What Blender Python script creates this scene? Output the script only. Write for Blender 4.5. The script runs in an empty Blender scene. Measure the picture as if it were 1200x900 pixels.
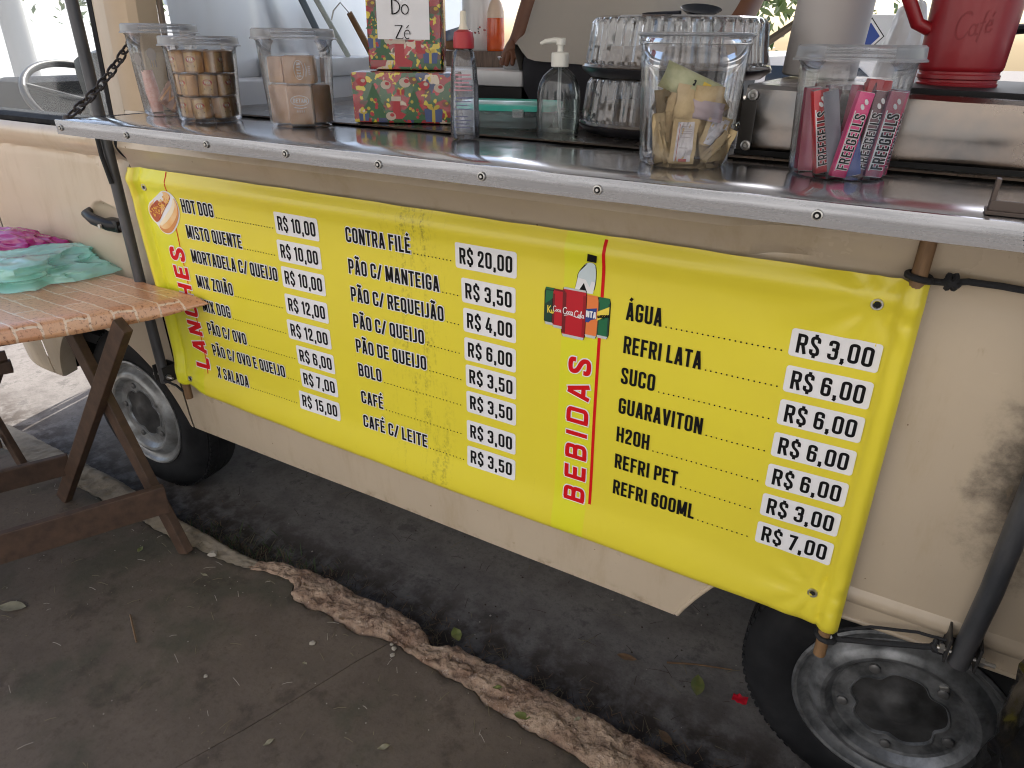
import bpy, bmesh, math, random
from mathutils import Vector, Matrix, Euler, noise
rnd = random.Random(7)
PI = math.pi
S = bpy.context.scene
C = S.collection
R = math.radians

# ---------------------------------------------------------------- camera
cam = bpy.data.cameras.new('camera'); cam_o = bpy.data.objects.new('camera', cam); C.objects.link(cam_o)
yaw, pitch, roll = .5168, .4624, .0122
f_ = Vector((-math.sin(yaw)*math.cos(pitch), math.cos(yaw)*math.cos(pitch), -math.sin(pitch)))
r_ = Vector((math.cos(yaw), math.sin(yaw), 0)); u_ = r_.cross(f_)
r2 = r_*math.cos(roll)+u_*math.sin(roll); u2 = -r_*math.sin(roll)+u_*math.cos(roll)
M = Matrix((r2, u2, -f_)).transposed().to_4x4(); M.translation = (2.1894, -1.1364, 1.5185)
cam_o.matrix_world = M
cam.sensor_width = 36; cam.lens = 809.16/1200*36; cam.clip_start = .02; cam.clip_end = 500
S.camera = cam_o
# ---------------------------------------------------------------- light
SUN_EL, SUN_AZ = 52, 348            # azimuth clockwise from +Y
w = bpy.data.worlds.new('World'); S.world = w; w.use_nodes = True
nt = w.node_tree; bg = nt.nodes['Background']
sky = nt.nodes.new('ShaderNodeTexSky'); sky.sky_type = 'NISHITA'; sky.sun_disc = False
sky.sun_elevation = R(SUN_EL); sky.sun_rotation = R(SUN_AZ); sky.air_density = 1.0; sky.dust_density = 3.0; sky.ozone_density = .6
nt.links.new(sky.outputs[0], bg.inputs[0]); bg.inputs[1].default_value = .15
sl = bpy.data.lights.new('sun', 'SUN'); sl.energy = 3.6; sl.angle = R(.5); sl.color = (1, .95, .87)
so = bpy.data.objects.new('sun', sl); C.objects.link(so)
sd = Vector((math.sin(R(SUN_AZ))*math.cos(R(SUN_EL)), math.cos(R(SUN_AZ))*math.cos(R(SUN_EL)), math.sin(R(SUN_EL))))
so.rotation_euler = (-sd).to_track_quat('-Z', 'Y').to_euler(); so.location = sd*20
S.view_settings.view_transform = 'Standard'; S.view_settings.look = 'None'
S.view_settings.gamma = 1; S.view_settings.exposure = 1.32
S.render.engine = 'CYCLES'
try:
    S.cycles.filter_width = 1.1
    S.cycles.max_bounces = 10; S.cycles.transparent_max_bounces = 24; S.cycles.transmission_bounces = 8
    S.cycles.caustics_reflective = False; S.cycles.caustics_refractive = False
except Exception: pass

# ---------------------------------------------------------------- materials
MATS = {}
def mat(name, col, rough=.5, metal=0, col2=None, scale=8, detail=6, bump=0, bscale=60, spec=.5, coat=0, contrast=(.35, .65), coords='Object', stretch=None, alpha=None, trans=0, emit=None, rvar=0, sub=0):
    if name in MATS: return MATS[name]
    m = bpy.data.materials.new(name); m.use_nodes = True; n = m.node_tree; b = n.nodes['Principled BSDF']
    b.inputs['Base Color'].default_value = (*col, 1); b.inputs['Roughness'].default_value = rough
    b.inputs['Metallic'].default_value = metal; b.inputs['Specular IOR Level'].default_value = spec
    b.inputs['Coat Weight'].default_value = coat; b.inputs['Coat Roughness'].default_value = .15
    b.inputs['Transmission Weight'].default_value = trans
    if sub: b.inputs['Subsurface Weight'].default_value = sub; b.inputs['Subsurface Radius'].default_value = (.01,.005,.003)
    tc = n.nodes.new('ShaderNodeTexCoord'); src = tc.outputs[coords]
    if stretch:
        mp = n.nodes.new('ShaderNodeMapping'); mp.inputs['Scale'].default_value = stretch
        n.links.new(src, mp.inputs[0]); src = mp.outputs[0]
    m['src'] = 1
    if col2 is not None or rvar:
        t = n.nodes.new('ShaderNodeTexNoise'); t.inputs['Scale'].default_value = scale; t.inputs['Detail'].default_value = detail
        t.inputs['Roughness'].default_value = .6
        n.links.new(src, t.inputs['Vector'])
        mr = n.nodes.new('ShaderNodeMapRange'); mr.inputs[1].default_value, mr.inputs[2].default_value = contrast
        n.links.new(t.outputs['Fac'], mr.inputs[0])
        if col2 is not None:
            mx = n.nodes.new('ShaderNodeMix'); mx.data_type = 'RGBA'
            mx.inputs[6].default_value = (*col, 1); mx.inputs[7].default_value = (*col2, 1)
            n.links.new(mr.outputs[0], mx.inputs[0]); n.links.new(mx.outputs[2], b.inputs['Base Color'])
        if rvar:
            m2 = n.nodes.new('ShaderNodeMapRange'); m2.inputs[3].default_value = max(.02, rough-rvar); m2.inputs[4].default_value = min(1, rough+rvar)
            n.links.new(mr.outputs[0], m2.inputs[0]); n.links.new(m2.outputs[0], b.inputs['Roughness'])
    if bump:
        t2 = n.nodes.new('ShaderNodeTexNoise'); t2.inputs['Scale'].default_value = bscale; t2.inputs['Detail'].default_value = 5
        n.links.new(src, t2.inputs['Vector'])
        bp = n.nodes.new('ShaderNodeBump'); bp.inputs['Strength'].default_value = min(1, bump); bp.inputs['Distance'].default_value = .01*bump
        n.links.new(t2.outputs['Fac'], bp.inputs['Height']); n.links.new(bp.outputs[0], b.inputs['Normal'])
    if emit: b.inputs['Emission Color'].default_value = (*emit[:3], 1); b.inputs['Emission Strength'].default_value = emit[3]
    MATS[name] = m; return m

def add_layer(m, color, builder):
    """mix a colour over a material's base colour; builder(nodes, links, coord) returns the mask socket"""
    n = m.node_tree; b = n.nodes['Principled BSDF']; inp = b.inputs['Base Color']
    mx = n.nodes.new('ShaderNodeMix'); mx.data_type = 'RGBA'; mx.inputs[7].default_value = (*color, 1)
    if inp.is_linked:
        n.links.new(inp.links[0].from_socket, mx.inputs[6])
    else: mx.inputs[6].default_value = inp.default_value
    tc = n.nodes.new('ShaderNodeTexCoord')
    n.links.new(builder(n, n.links, tc.outputs['Object']), mx.inputs[0]); n.links.new(mx.outputs[2], inp)

def math_n(n, l, op, a, b=None, c=None, clamp=False):
    k = n.nodes.new('ShaderNodeMath'); k.operation = op; k.use_clamp = clamp
    for i, v in enumerate((a, b, c)):
        if v is None: continue
        if isinstance(v, (int, float)): k.inputs[i].default_value = v
        else: l.new(v, k.inputs[i])
    return k.outputs[0]
def noise_n(n, l, co, scale, detail=6, stretch=None, rough=.6):
    if stretch:
        mp = n.nodes.new('ShaderNodeMapping'); mp.inputs['Scale'].default_value = stretch; l.new(co, mp.inputs[0]); co = mp.outputs[0]
    t = n.nodes.new('ShaderNodeTexNoise'); t.inputs['Scale'].default_value = scale; t.inputs['Detail'].default_value = detail; t.inputs['Roughness'].default_value = rough
    l.new(co, t.inputs['Vector']); return t.outputs['Fac']
def ramp_n(n, l, v, a, b, lo=0., hi=1.):
    k = n.nodes.new('ShaderNodeMapRange'); k.interpolation_type = 'SMOOTHSTEP'
    for i, x in enumerate((a, b, lo, hi)): k.inputs[i+1].default_value = x
    l.new(v, k.inputs[0]); return k.outputs[0]
def blob(cx, cz, rx, rz, namt=.6, nscale=9):
    def f(n, l, co):
        sp = n.nodes.new('ShaderNodeSeparateXYZ'); l.new(co, sp.inputs[0])
        dx = math_n(n, l, 'DIVIDE', math_n(n, l, 'SUBTRACT', sp.outputs[0], cx), rx)
        dz = math_n(n, l, 'DIVIDE', math_n(n, l, 'SUBTRACT', sp.outputs[2], cz), rz)
        d = math_n(n, l, 'SQRT', math_n(n, l, 'ADD', math_n(n, l, 'MULTIPLY', dx, dx), math_n(n, l, 'MULTIPLY', dz, dz)))
        nz = noise_n(n, l, co, nscale, 8, rough=.7)
        d = math_n(n, l, 'ADD', d, math_n(n, l, 'MULTIPLY', math_n(n, l, 'SUBTRACT', nz, .5), namt*2))
        return ramp_n(n, l, d, 1.0, .2, 0, .9)
    return f

def plastic(name, tint=(.96, .97, .98), dens=.06, rough=.12, gloss=.5):
    """thin clear plastic: mostly see-through, a glossy reflection that grows at grazing angles, a little milk"""
    if name in MATS: return MATS[name]
    m = bpy.data.materials.new(name); m.use_nodes = True; n = m.node_tree; n.nodes.clear(); l = n.links
    out = n.nodes.new('ShaderNodeOutputMaterial'); tr = n.nodes.new('ShaderNodeBsdfTransparent'); tr.inputs[0].default_value = (*tint, 1)
    gl = n.nodes.new('ShaderNodeBsdfGlossy'); gl.inputs['Roughness'].default_value = rough
    df = n.nodes.new('ShaderNodeBsdfDiffuse'); df.inputs[0].default_value = (.8, .82, .85, 1)
    lw = n.nodes.new('ShaderNodeLayerWeight'); lw.inputs[0].default_value = .35
    tl = n.nodes.new('ShaderNodeBsdfTranslucent'); tl.inputs[0].default_value = (.8, .82, .85, 1)
    ad = n.nodes.new('ShaderNodeMixShader'); ad.inputs[0].default_value = .5; l.new(df.outputs[0], ad.inputs[1]); l.new(tl.outputs[0], ad.inputs[2])
    m1 = n.nodes.new('ShaderNodeMixShader'); l.new(tr.outputs[0], m1.inputs[1]); l.new(ad.outputs[0], m1.inputs[2])
    f1 = math_n(n, l, 'MULTIPLY', lw.outputs['Facing'], dens*2.2); f1 = math_n(n, l, 'ADD', f1, dens*.5, clamp=True); l.new(f1, m1.inputs[0])
    m2 = n.nodes.new('ShaderNodeMixShader'); l.new(m1.outputs[0], m2.inputs[1]); l.new(gl.outputs[0], m2.inputs[2])
    f2 = math_n(n, l, 'MULTIPLY', lw.outputs['Fresnel'], gloss, clamp=True); l.new(f2, m2.inputs[0])
    l.new(m2.outputs[0], out.inputs[0]); MATS[name] = m; return m

def sepxyz(n, l, co, i):
    s_ = n.nodes.new('ShaderNodeSeparateXYZ'); l.new(co, s_.inputs[0]); return s_.outputs[i]
# ---------------------------------------------------------------- mesh builder
class MB:
    def __init__(s): s.bm = bmesh.new()
    def V(s, p): return s.bm.verts.new(p)
    def F(s, vs, mi=0):
        try: f = s.bm.faces.new(vs); f.material_index = mi; return f
        except ValueError: return None
    def poly(s, pts, mi=0): return s.F([s.V(p) for p in pts], mi)
    def box(s, c, size, rot=None, mi=0, bevel=0):
        c = Vector(c); hx, hy, hz = [x/2 for x in size]
        rm = Matrix.Identity(3) if rot is None else (rot.to_3x3() if isinstance(rot, Matrix) else Euler(rot).to_matrix())
        b2 = bmesh.new() if bevel else s.bm
        vs = [b2.verts.new(c+rm@Vector((x*hx, y*hy, z*hz))) for x in (-1, 1) for y in (-1, 1) for z in (-1, 1)]
        fs = []
        for q in ((0,1,3,2),(4,6,7,5),(0,4,5,1),(2,3,7,6),(0,2,6,4),(1,5,7,3)):
            f = b2.faces.new([vs[i] for i in q]); f.material_index = mi; fs.append(f)
        if bevel:
            bmesh.ops.bevel(b2, geom=b2.edges[:], offset=bevel, segments=2, profile=.6, affect='EDGES')
            vm = {v: s.V(v.co) for v in b2.verts}
            for f in b2.faces: s.F([vm[v] for v in f.verts], mi)
            b2.free()
        return s
    def beam(s, a, b, w, h, up=(0, 0, 1), mi=0, bevel=.003):
        a, b = Vector(a), Vector(b); d = (b-a); L = d.length; d.normalize(); up = Vector(up)
        x = up.cross(d)
        if x.length < 1e-4: x = Vector((1, 0, 0))
        x.normalize(); z = d.cross(x)
        return s.box((a+b)/2, (w, L, h), Matrix((x, d, z)).transposed(), mi, bevel)
    def tube(s, pts, r, n=8, mi=0, caps=True, closed=False):
        pts = [Vector(p) for p in pts]; N = len(pts)
        rs = r if isinstance(r, (list, tuple)) else [r]*N
        rings = []; prev = None
        for i, p in enumerate(pts):
            if closed: d = pts[(i+1) % N]-pts[i-1]
            else: d = pts[min(i+1, N-1)]-pts[max(i-1, 0)]
            d.normalize()
            if prev is None:
                a = Vector((0, 0, 1)) if abs(d.z) < .9 else Vector((1, 0, 0)); x = a.cross(d).normalized()
            else:
                x = prev-d*prev.dot(d); x.normalize()
            prev = x; y = d.cross(x)
            rings.append([s.V(p+(x*math.cos(2*PI*k/n)+y*math.sin(2*PI*k/n))*rs[i]) for k in range(n)])
        for i in range(N if closed else N-1):
            A, B = rings[i], rings[(i+1) % N]
            for k in range(n): s.F([A[k], A[(k+1) % n], B[(k+1) % n], B[k]], mi)
        if caps and not closed: s.F(rings[0][::-1], mi); s.F(rings[-1], mi)
        return s
    def lathe(s, prof, c=(0,0,0), n=32, rot=None, mi=0, mis=None, rfun=None):
        c = Vector(c); rm = Matrix.Identity(3) if rot is None else (rot.to_3x3() if isinstance(rot, Matrix) else Euler(rot).to_matrix())
        rings = []
        for (r, z) in prof:
            if r < 1e-6: rings.append([s.V(c+rm@Vector((0, 0, z)))])
            else:
                ring = []
                for k in range(n):
                    t = 2*PI*k/n; rr = r if rfun is None else rfun(r, z, t)
                    if isinstance(rr, tuple): q = Vector(rr)
                    else: q = Vector((rr*math.cos(t), rr*math.sin(t), z))
                    ring.append(s.V(c+rm@q))
                rings.append(ring)
        for i in range(len(prof)-1):
            A, B = rings[i], rings[i+1]; m_ = mi if mis is None else mis[i]
            for k in range(n):
                k2 = (k+1) % n
                if len(A) == 1 and len(B) == 1: continue
                if len(A) == 1: s.F([A[0], B[k2], B[k]], m_)
                elif len(B) == 1: s.F([A[k], A[k2], B[0]], m_)
                else: s.F([A[k], A[k2], B[k2], B[k]], m_)
        return s
    def grid(s, fn, nu, nv, mi=0, closeu=False, mfun=None):
        vs = [[s.V(fn(u, v)) for v in range(nv)] for u in range(nu)]
        for u in range(nu if closeu else nu-1):
            for v in range(nv-1):
                a, b = vs[u], vs[(u+1) % nu]
                s.F([a[v], b[v], b[v+1], a[v+1]], mi if mfun is None else mfun(u, v))
        return vs
    def prism(s, pts, off, mi=0):
        """n-gon pts (3D) extruded by vector off"""
        off = Vector(off); A = [s.V(Vector(p)) for p in pts]; B = [s.V(Vector(p)+off) for p in pts]; N = len(pts)
        s.F(A[::-1], mi); s.F(B, mi)
        for i in range(N): s.F([A[i], A[(i+1) % N], B[(i+1) % N], B[i]], mi)
        return s
    def sphere(s, c, r, n=12, m=8, mi=0, rot=None):
        rx, ry, rz = r if isinstance(r, (tuple, list)) else (r, r, r)
        return s.lathe([(max(0, math.sin(PI*i/m)) if 0 < i < m else 0, -math.cos(PI*i/m)*rz) for i in range(m+1)], c, n, rot, mi,
                       rfun=lambda q, z, t: (q*rx*math.cos(t), q*ry*math.sin(t), z))
    def build(s, name, mats, parent=None, smooth=None, org=None, fix=True):
        if fix: bmesh.ops.recalc_face_normals(s.bm, faces=s.bm.faces[:])
        if org is None:
            org = Vector((0, 0, 0))
            p = parent
            while p is not None:
                org = org+p.location; p = p.parent
            sub = org; loc = Vector((0, 0, 0))
        else: sub = Vector(org); loc = Vector(org)
        for v in s.bm.verts: v.co -= sub
        me = bpy.data.meshes.new(name); s.bm.to_mesh(me); s.bm.free()
        for m_ in (mats if isinstance(mats, (list, tuple)) else [mats]): me.materials.append(m_)
        if smooth:
            me.shade_smooth() if hasattr(me, 'shade_smooth') else None
            me.set_sharp_from_angle(angle=R(smooth))
        o = bpy.data.objects.new(name, me); C.objects.link(o); o.location = loc
        if parent is not None: o.parent = parent
        return o

def tag(o, label, cat, group=None):
    o['label'] = label; o['category'] = cat
    if group: o['group'] = group
    return o
def thing(name, label, cat, loc=(0, 0, 0), group=None):
    o = bpy.data.objects.new(name, None); C.objects.link(o); o.location = loc; o.empty_display_size = .05
    return tag(o, label, cat, group)
def struct(o): o['kind'] = 'structure'; return o
def nz(x, y=0, z=0): return noise.noise(Vector((x, y, z)))
def lerp(a, b, t): return a+(b-a)*t
def interp(tab, x):
    if x <= tab[0][0]: return tab[0][1]
    for (a, b), (c, d) in zip(tab, tab[1:]):
        if x <= c: return b+(d-b)*(x-a)/(c-a)
    return tab[-1][1]

# ---------------------------------------------------------------- stroke lettering
def rndp(pts, r, closed=False, n=5):
    out = []; N = len(pts)
    for i, p in enumerate(pts):
        if not closed and i in (0, N-1): out.append(p); continue
        a, b = pts[i-1], pts[(i+1) % N]; P = Vector(p)
        da, db = Vector(a)-P, Vector(b)-P
        k = min(r, da.length*.5, db.length*.5)
        A, B = P+da.normalized()*k, P+db.normalized()*k
        for j in range(n+1):
            t = j/n; q = A*(1-t)**2+P*2*t*(1-t)+B*t*t; out.append((q.x, q.y))
    if closed: out.append(out[0])
    return out
a_, b_, c_, d_ = .08, .32, .08, .92
Orr = rndp([(a_, c_), (b_, c_), (b_, d_), (a_, d_)], .15, True)
G = {
 'A': (.40, [[(.07, 0), (.185, 1)], [(.33, 0), (.215, 1)], [(.12, .27), (.28, .27)]]),
 'B': (.40, [[(a_, 0), (a_, 1)], rndp([(a_, d_), (.31, d_), (.31, .53), (a_, .53)], .12), rndp([(a_, .53), (b_, .53), (b_, c_), (a_, c_)], .13)]),
 'C': (.40, [rndp([(b_, .64), (b_, d_), (a_, d_), (a_, c_), (b_, c_), (b_, .36)], .15)]),
 'D': (.40, [[(a_, 0), (a_, 1)], rndp([(a_, d_), (b_, d_), (b_, c_), (a_, c_)], .15)]),
 'E': (.36, [[(a_, 0), (a_, 1)], [(a_, d_), (.34, d_)], [(a_, .5), (.31, .5)], [(a_, c_), (.34, c_)]]),
 'F': (.35, [[(a_, 0), (a_, 1)], [(a_, d_), (.34, d_)], [(a_, .5), (.31, .5)]]),
 'G': (.40, [rndp([(b_, .66), (b_, d_), (a_, d_), (a_, c_), (b_, c_), (b_, .46)], .15), [(.19, .46), (.385, .46)]]),
 'H': (.41, [[(a_, 0), (a_, 1)], [(.33, 0), (.33, 1)], [(a_, .5), (.33, .5)]]),
 'I': (.17, [[(.085, 0), (.085, 1)]]),
 'J': (.29, [rndp([(.21, 1), (.21, c_), (.0, c_)], .14)]),
 'K': (.40, [[(a_, 0), (a_, 1)], [(.33, 1), (.1, .45)], [(.16, .6), (.34, 0)]]),
 'L': (.34, [[(a_, 0), (a_, 1)], [(a_, c_), (.33, c_)]]),
 'M': (.52, [[(a_, 0), (a_, 1)], [(.44, 0), (.44, 1)], [(.1, 1), (.25, .1)], [(.42, 1), (.27, .1)]]),
 'N': (.42, [[(a_, 0), (a_, 1)], [(.34, 0), (.34, 1)], [(.09, 1), (.33, 0)]]),
 'O': (.40, [Orr]), '0': (.40, [Orr]), 'Q': (.40, [Orr, [(.23, .22), (.35, -.02)]]),
 'P': (.39, [[(a_, 0), (a_, 1)], rndp([(a_, d_), (b_, d_), (b_, .43), (a_, .43)], .14)]),
 'R': (.40, [[(a_, 0), (a_, 1)], rndp([(a_, d_), (b_, d_), (b_, .48), (a_, .48)], .13), [(.22, .5), (.33, 0)]]),
 'S': (.39, [rndp([(.31, .68), (.31, d_), (a_, d_), (a_, .62), (.31, .38), (.31, c_), (a_, c_), (a_, .32)], .14)]),
 'T': (.36, [[(0, d_), (.36, d_)], [(.18, 0), (.18, 1)]]),
 'U': (.40, [rndp([(a_, 1), (a_, c_), (b_, c_), (b_, 1)], .15)]),
 'V': (.40, [[(.065, 1), (.19, 0)], [(.335, 1), (.21, 0)]]),
 'W': (.56, [[(.065, 1), (.17, 0)], [(.28, 1), (.18, 0)], [(.28, 1), (.38, 0)], [(.495, 1), (.39, 0)]]),
 'X': (.40, [[(.07, 1), (.33, 0)], [(.33, 1), (.07, 0)]]),
 'Y': (.40, [[(.06, 1), (.2, .42)], [(.34, 1), (.2, .42)], [(.2, .5), (.2, 0)]]),
 'Z': (.37, [[(.03, d_), (.33, d_)], [(.29, .92), (.08, .08)], [(.04, c_), (.35, c_)]]),
 '1': (.28, [[(.19, 0), (.19, 1)], [(.05, .8), (.19, .86)]]),
 '2': (.38, [rndp([(a_, .66), (a_, d_), (.3, d_), (.3, .6), (.09, .22), (.09, .08)], .14), [(.03, c_), (.36, c_)]]),
 '3': (.39, [rndp([(a_, .7), (a_, d_), (.31, d_), (.31, .54), (.15, .54)], .13), rndp([(.15, .52), (.31, .52), (.31, c_), (a_, c_), (a_, .3)], .13)]),
 '4': (.40, [[(.22, 1), (.05, .26)], [(.03, .25), (.39, .25)], [(.28, 0), (.28, .62)]]),
 '5': (.39, [[(.34, d_), (.09, d_)], [(.09, 1), (.09, .48)], rndp([(.09, .55), (.31, .6), (.31, c_), (a_, c_), (a_, .3)], .14)]),
 '6': (.39, [rndp([(.31, .68), (.31, d_), (a_, d_), (a_, c_), (.31, c_), (.31, .56), (a_, .56)], .14)]),
 '7': (.36, [[(.02, d_), (.34, d_)], [(.28, .95), (.13, 0)]]),
 '8': (.39, [rndp([(a_, .52), (.31, .52), (.31, d_), (a_, d_)], .13, True), rndp([(a_, c_), (.31, c_), (.31, .52), (a_, .52)], .13, True)]),
 ',': (.17, [[(.085, .16), (.085, .0)], [(.11, .02), (.06, -.14)]]), '.': (.17, [[(.085, .16), (.085, 0)]]),
 '/': (.30, [[(.03, 0), (.27, 1)]]), '-': (.26, [[(.03, .45), (.23, .45)]]), ' ': (.18, []),
}
G['$'] = (.39, G['S'][1]+[[(.195, -.1), (.195, .1)], [(.195, .9), (.195, 1.1)]])
for ch, base, acc in (('Á', 'A', 'a'), ('É', 'E', 'a'), ('Ã', 'A', 't')):
    ac = [[(.16, 1.09), (.26, 1.25)]] if acc == 'a' else [[(.07, 1.11), (.14, 1.19), (.25, 1.12), (.33, 1.2)]]
    G[ch] = (G[base][0], G[base][1]+ac)

def layout(s, gap=.055):
    """strokes of a string in cap-height units, and its width"""
    x = 0; out = []
    for ch in s:
        w_, st = G[ch]
        for q in st: out.append([(x+px, py) for px, py in q])
        x += w_+(gap if ch != ' ' else 0)
    return out, x-gap
def ribbon(mb, pts, th, mapf, mi=0, ext=0, seg=None, off=0):
    P = [Vector((p[0], p[1])) for p in pts]
    P = [P[0]]+[b for a, b in zip(P, P[1:]) if (b-a).length > 1e-5]
    closed = (P[0]-P[-1]).length < 1e-5 and len(P) > 3
    if closed: P = P[:-1]
    if ext and not closed:
        d = (P[0]-P[1]).normalized(); P[0] = P[0]+d*ext; d = (P[-1]-P[-2]).normalized(); P[-1] = P[-1]+d*ext
    if seg:
        Q = []
        N = len(P)
        for i in range(N if closed else N-1):
            a, b = P[i], P[(i+1) % N]; k = max(1, int(math.ceil((b-a).length/seg)))
            for j in range(k): Q.append(a.lerp(b, j/k))
        if not closed: Q.append(P[-1])
        P = Q
    N = len(P); L = []; Rr = []
    for i in range(N):
        if closed: d0 = (P[i]-P[i-1]).normalized(); d1 = (P[(i+1) % N]-P[i]).normalized()
        else:
            d0 = (P[i]-P[i-1]).normalized() if i else (P[1]-P[0]).normalized()
            d1 = (P[i+1]-P[i]).normalized() if i < N-1 else d0
        n0 = Vector((-d0.y, d0.x)); n1 = Vector((-d1.y, d1.x)); m_ = (n0+n1)
        if m_.length < 1e-5: m_ = n0
        m_.normalize(); k = 1/max(.45, m_.dot(n0))
        h = m_*(th/2*k)
        L.append(mb.V(mapf(P[i].x+h.x, P[i].y+h.y, off))); Rr.append(mb.V(mapf(P[i].x-h.x, P[i].y-h.y, off)))
    for i in range(N if closed else N-1):
        j = (i+1) % N; mb.F([Rr[i], Rr[j], L[j], L[i]], mi)
def lettering(mb, s, x, y, h, mapf, th=.16, sx=1, mi=0, halo=None, halo_mi=1, seg=.35, off=.0013, gap=.055, fit=None, rot=False, e0=0):
    """s drawn with cap height h at (x,y) of the surface given by mapf(u,v,off); rot: reading upwards"""
    st, w_ = layout(s, gap)
    if fit: sx = fit/(w_*h)
    st = [[(px*sx, py) for px, py in q] for q in st]
    def mp(hh):
        def g(u, v, o):
            if rot: return mapf(x-v*hh, y+u*hh, o)
            return mapf(x+u*hh, y+v*hh, o)
        return g
    k = 0
    if halo:
        for q in st: ribbon(mb, q, th+2*halo, mp(h), halo_mi, halo*.9, seg, off*.4+k*1.2e-5); k += 1
    k = 0
    for q in st: ribbon(mb, q, th, mp(h), mi, e0, seg, off+k*1.5e-5); k += 1
    return w_*h*sx
def disc(mb, mapf, x, y, rx, ry=None, n=14, mi=0, off=.0005, rot=0):
    ry = ry or rx; c, s = math.cos(rot), math.sin(rot)
    mb.poly([mapf(x+rx*math.cos(t)*c-ry*math.sin(t)*s, y+rx*math.cos(t)*s+ry*math.sin(t)*c, off) for t in [2*PI*k/n for k in range(n)]], mi)
def rrect(mb, mapf, x0, y0, x1, y1, r, mi=0, off=.0003, n=5):
    X = [x0+r*(1-math.cos(R(90*k/n))) for k in range(n+1)]; X = X+[lerp(X[-1], x1-r, k/8) for k in range(1, 8)]+[x1-r+r*math.sin(R(90*k/n)) for k in range(n+1)]
    def d(x):
        e = max(0, (x0+r-x)/r, (x-x1+r)/r); return r*(1-math.sqrt(max(0, 1-e*e)))
    mb.grid(lambda u, v: mapf(X[u], lerp(y0+d(X[u]), y1-d(X[u]), v/4), off), len(X), 5, mi)

# ---------------------------------------------------------------- common materials
CREAM = mat('cream_paint', (.55, .46, .345), .34, col2=(.50, .415, .31), scale=3, coat=.25, bump=.02, bscale=25, rvar=.08)
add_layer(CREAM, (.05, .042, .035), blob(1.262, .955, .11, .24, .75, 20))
add_layer(CREAM, (.33, .24, .14), lambda n, l, co: math_n(n, l, 'MULTIPLY', ramp_n(n, l, noise_n(n, l, co, 55, 8, (1, 1, .35)), .66, .80), .55))
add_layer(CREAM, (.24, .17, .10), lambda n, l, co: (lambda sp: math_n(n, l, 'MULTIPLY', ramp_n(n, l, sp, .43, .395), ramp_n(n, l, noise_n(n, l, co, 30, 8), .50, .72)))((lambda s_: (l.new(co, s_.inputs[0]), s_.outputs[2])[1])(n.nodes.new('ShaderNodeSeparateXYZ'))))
add_layer(CREAM, (.42, .33, .215), lambda n, l, co: math_n(n, l, 'MULTIPLY', ramp_n(n, l, noise_n(n, l, co, 6, 9, (1.6, 1.6, .35), .7), .50, .68), .6))
add_layer(CREAM, (.12, .06, .025), lambda n, l, co: math_n(n, l, 'MULTIPLY', ramp_n(n, l, noise_n(n, l, co, 75, 2), .755, .79), .8))
add_layer(CREAM, (.66, .57, .44), lambda n, l, co: math_n(n, l, 'MULTIPLY', ramp_n(n, l, noise_n(n, l, co, 70, 6, (.12, 1, 1.2), .7), .66, .75), .5))
STEEL = mat('stainless_steel', (.68, .68, .70), .17, .94, rvar=.08, scale=5, bump=.06, bscale=7, stretch=(1, 1, 1))
STEEL_F = mat('stainless_lip', (.33, .335, .35), .27, 1, rvar=.08, col2=(.26, .265, .28), scale=40, stretch=(.15, 1, 3), bump=.015, bscale=30)
STEEL_D = mat('stainless_worn', (.13, .13, .13), .24, 1, col2=(.27, .22, .18), scale=6, rvar=.1, bump=.2, bscale=7)
STEEL_B = mat('stainless_sheet', (.74, .78, .84), .36, .75, rvar=.08, scale=3, stretch=(4, 4, .5), bump=.12, bscale=5)
DARKMETAL = mat('grey_painted_pipe', (.050, .054, .062), .42, .3, col2=(.10, .10, .105), scale=25, stretch=(1, 1, .3), bump=.1, bscale=120)
BLACK = mat('black_plastic', (.008, .008, .009), .38, spec=.3)
RUBBER = mat('black_rubber', (.010, .0105, .012), .72, spec=.2, col2=(.028, .028, .030), scale=30, bump=.12, bscale=120)
GAP = mat('dark_gap', (.008, .008, .008), .9)
WOODD = mat('dowel_wood', (.26, .15, .07), .6, col2=(.12, .065, .03), scale=14, stretch=(4, 4, .5), bump=.15, bscale=40)
WHITE = mat('white_enamel', (.74, .76, .79), .25, col2=(.66, .68, .70), scale=6, coat=.2)
WHITEP = mat('white_paper', (.80, .80, .82), .7)
BLACKINK = mat('black_ink', (.006, .006, .007), .6, spec=.15)
WHITEINK = mat('white_ink', (.80, .80, .82), .42)
REDINK = mat('red_ink', (.62, .006, .010), .5, spec=.2)
BOLT = mat('zinc_bolt', (.55, .54, .52), .35, .9)
# ================================================================ SETTING
ASPH = mat('asphalt', (.12, .108, .10), .92, col2=(.20, .185, .172), scale=9, detail=10, bump=.35, bscale=140)
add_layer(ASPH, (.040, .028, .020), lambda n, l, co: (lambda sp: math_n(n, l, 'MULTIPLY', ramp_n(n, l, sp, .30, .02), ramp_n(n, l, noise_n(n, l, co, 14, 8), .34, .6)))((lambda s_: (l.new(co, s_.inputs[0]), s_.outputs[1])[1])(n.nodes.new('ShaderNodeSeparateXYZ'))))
WALK = mat('stained_concrete', (.132, .103, .079), .88, col2=(.093, .072, .055), scale=5, detail=10, bump=.22, bscale=170)
add_layer(WALK, (.14, .12, .105), lambda n, l, co: math_n(n, l, 'MULTIPLY', ramp_n(n, l, noise_n(n, l, co, 190, 3), .66, .74), .6))
add_layer(WALK, (.055, .055, .035), lambda n, l, co: math_n(n, l, 'MULTIPLY', ramp_n(n, l, noise_n(n, l, co, 3.5, 8), .50, .66), .7))
KERB = mat('old_kerb_stone', (.40, .29, .205), .92, col2=(.22, .135, .09), scale=15, detail=12, bump=1.0, bscale=75, contrast=(.38, .62))
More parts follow.
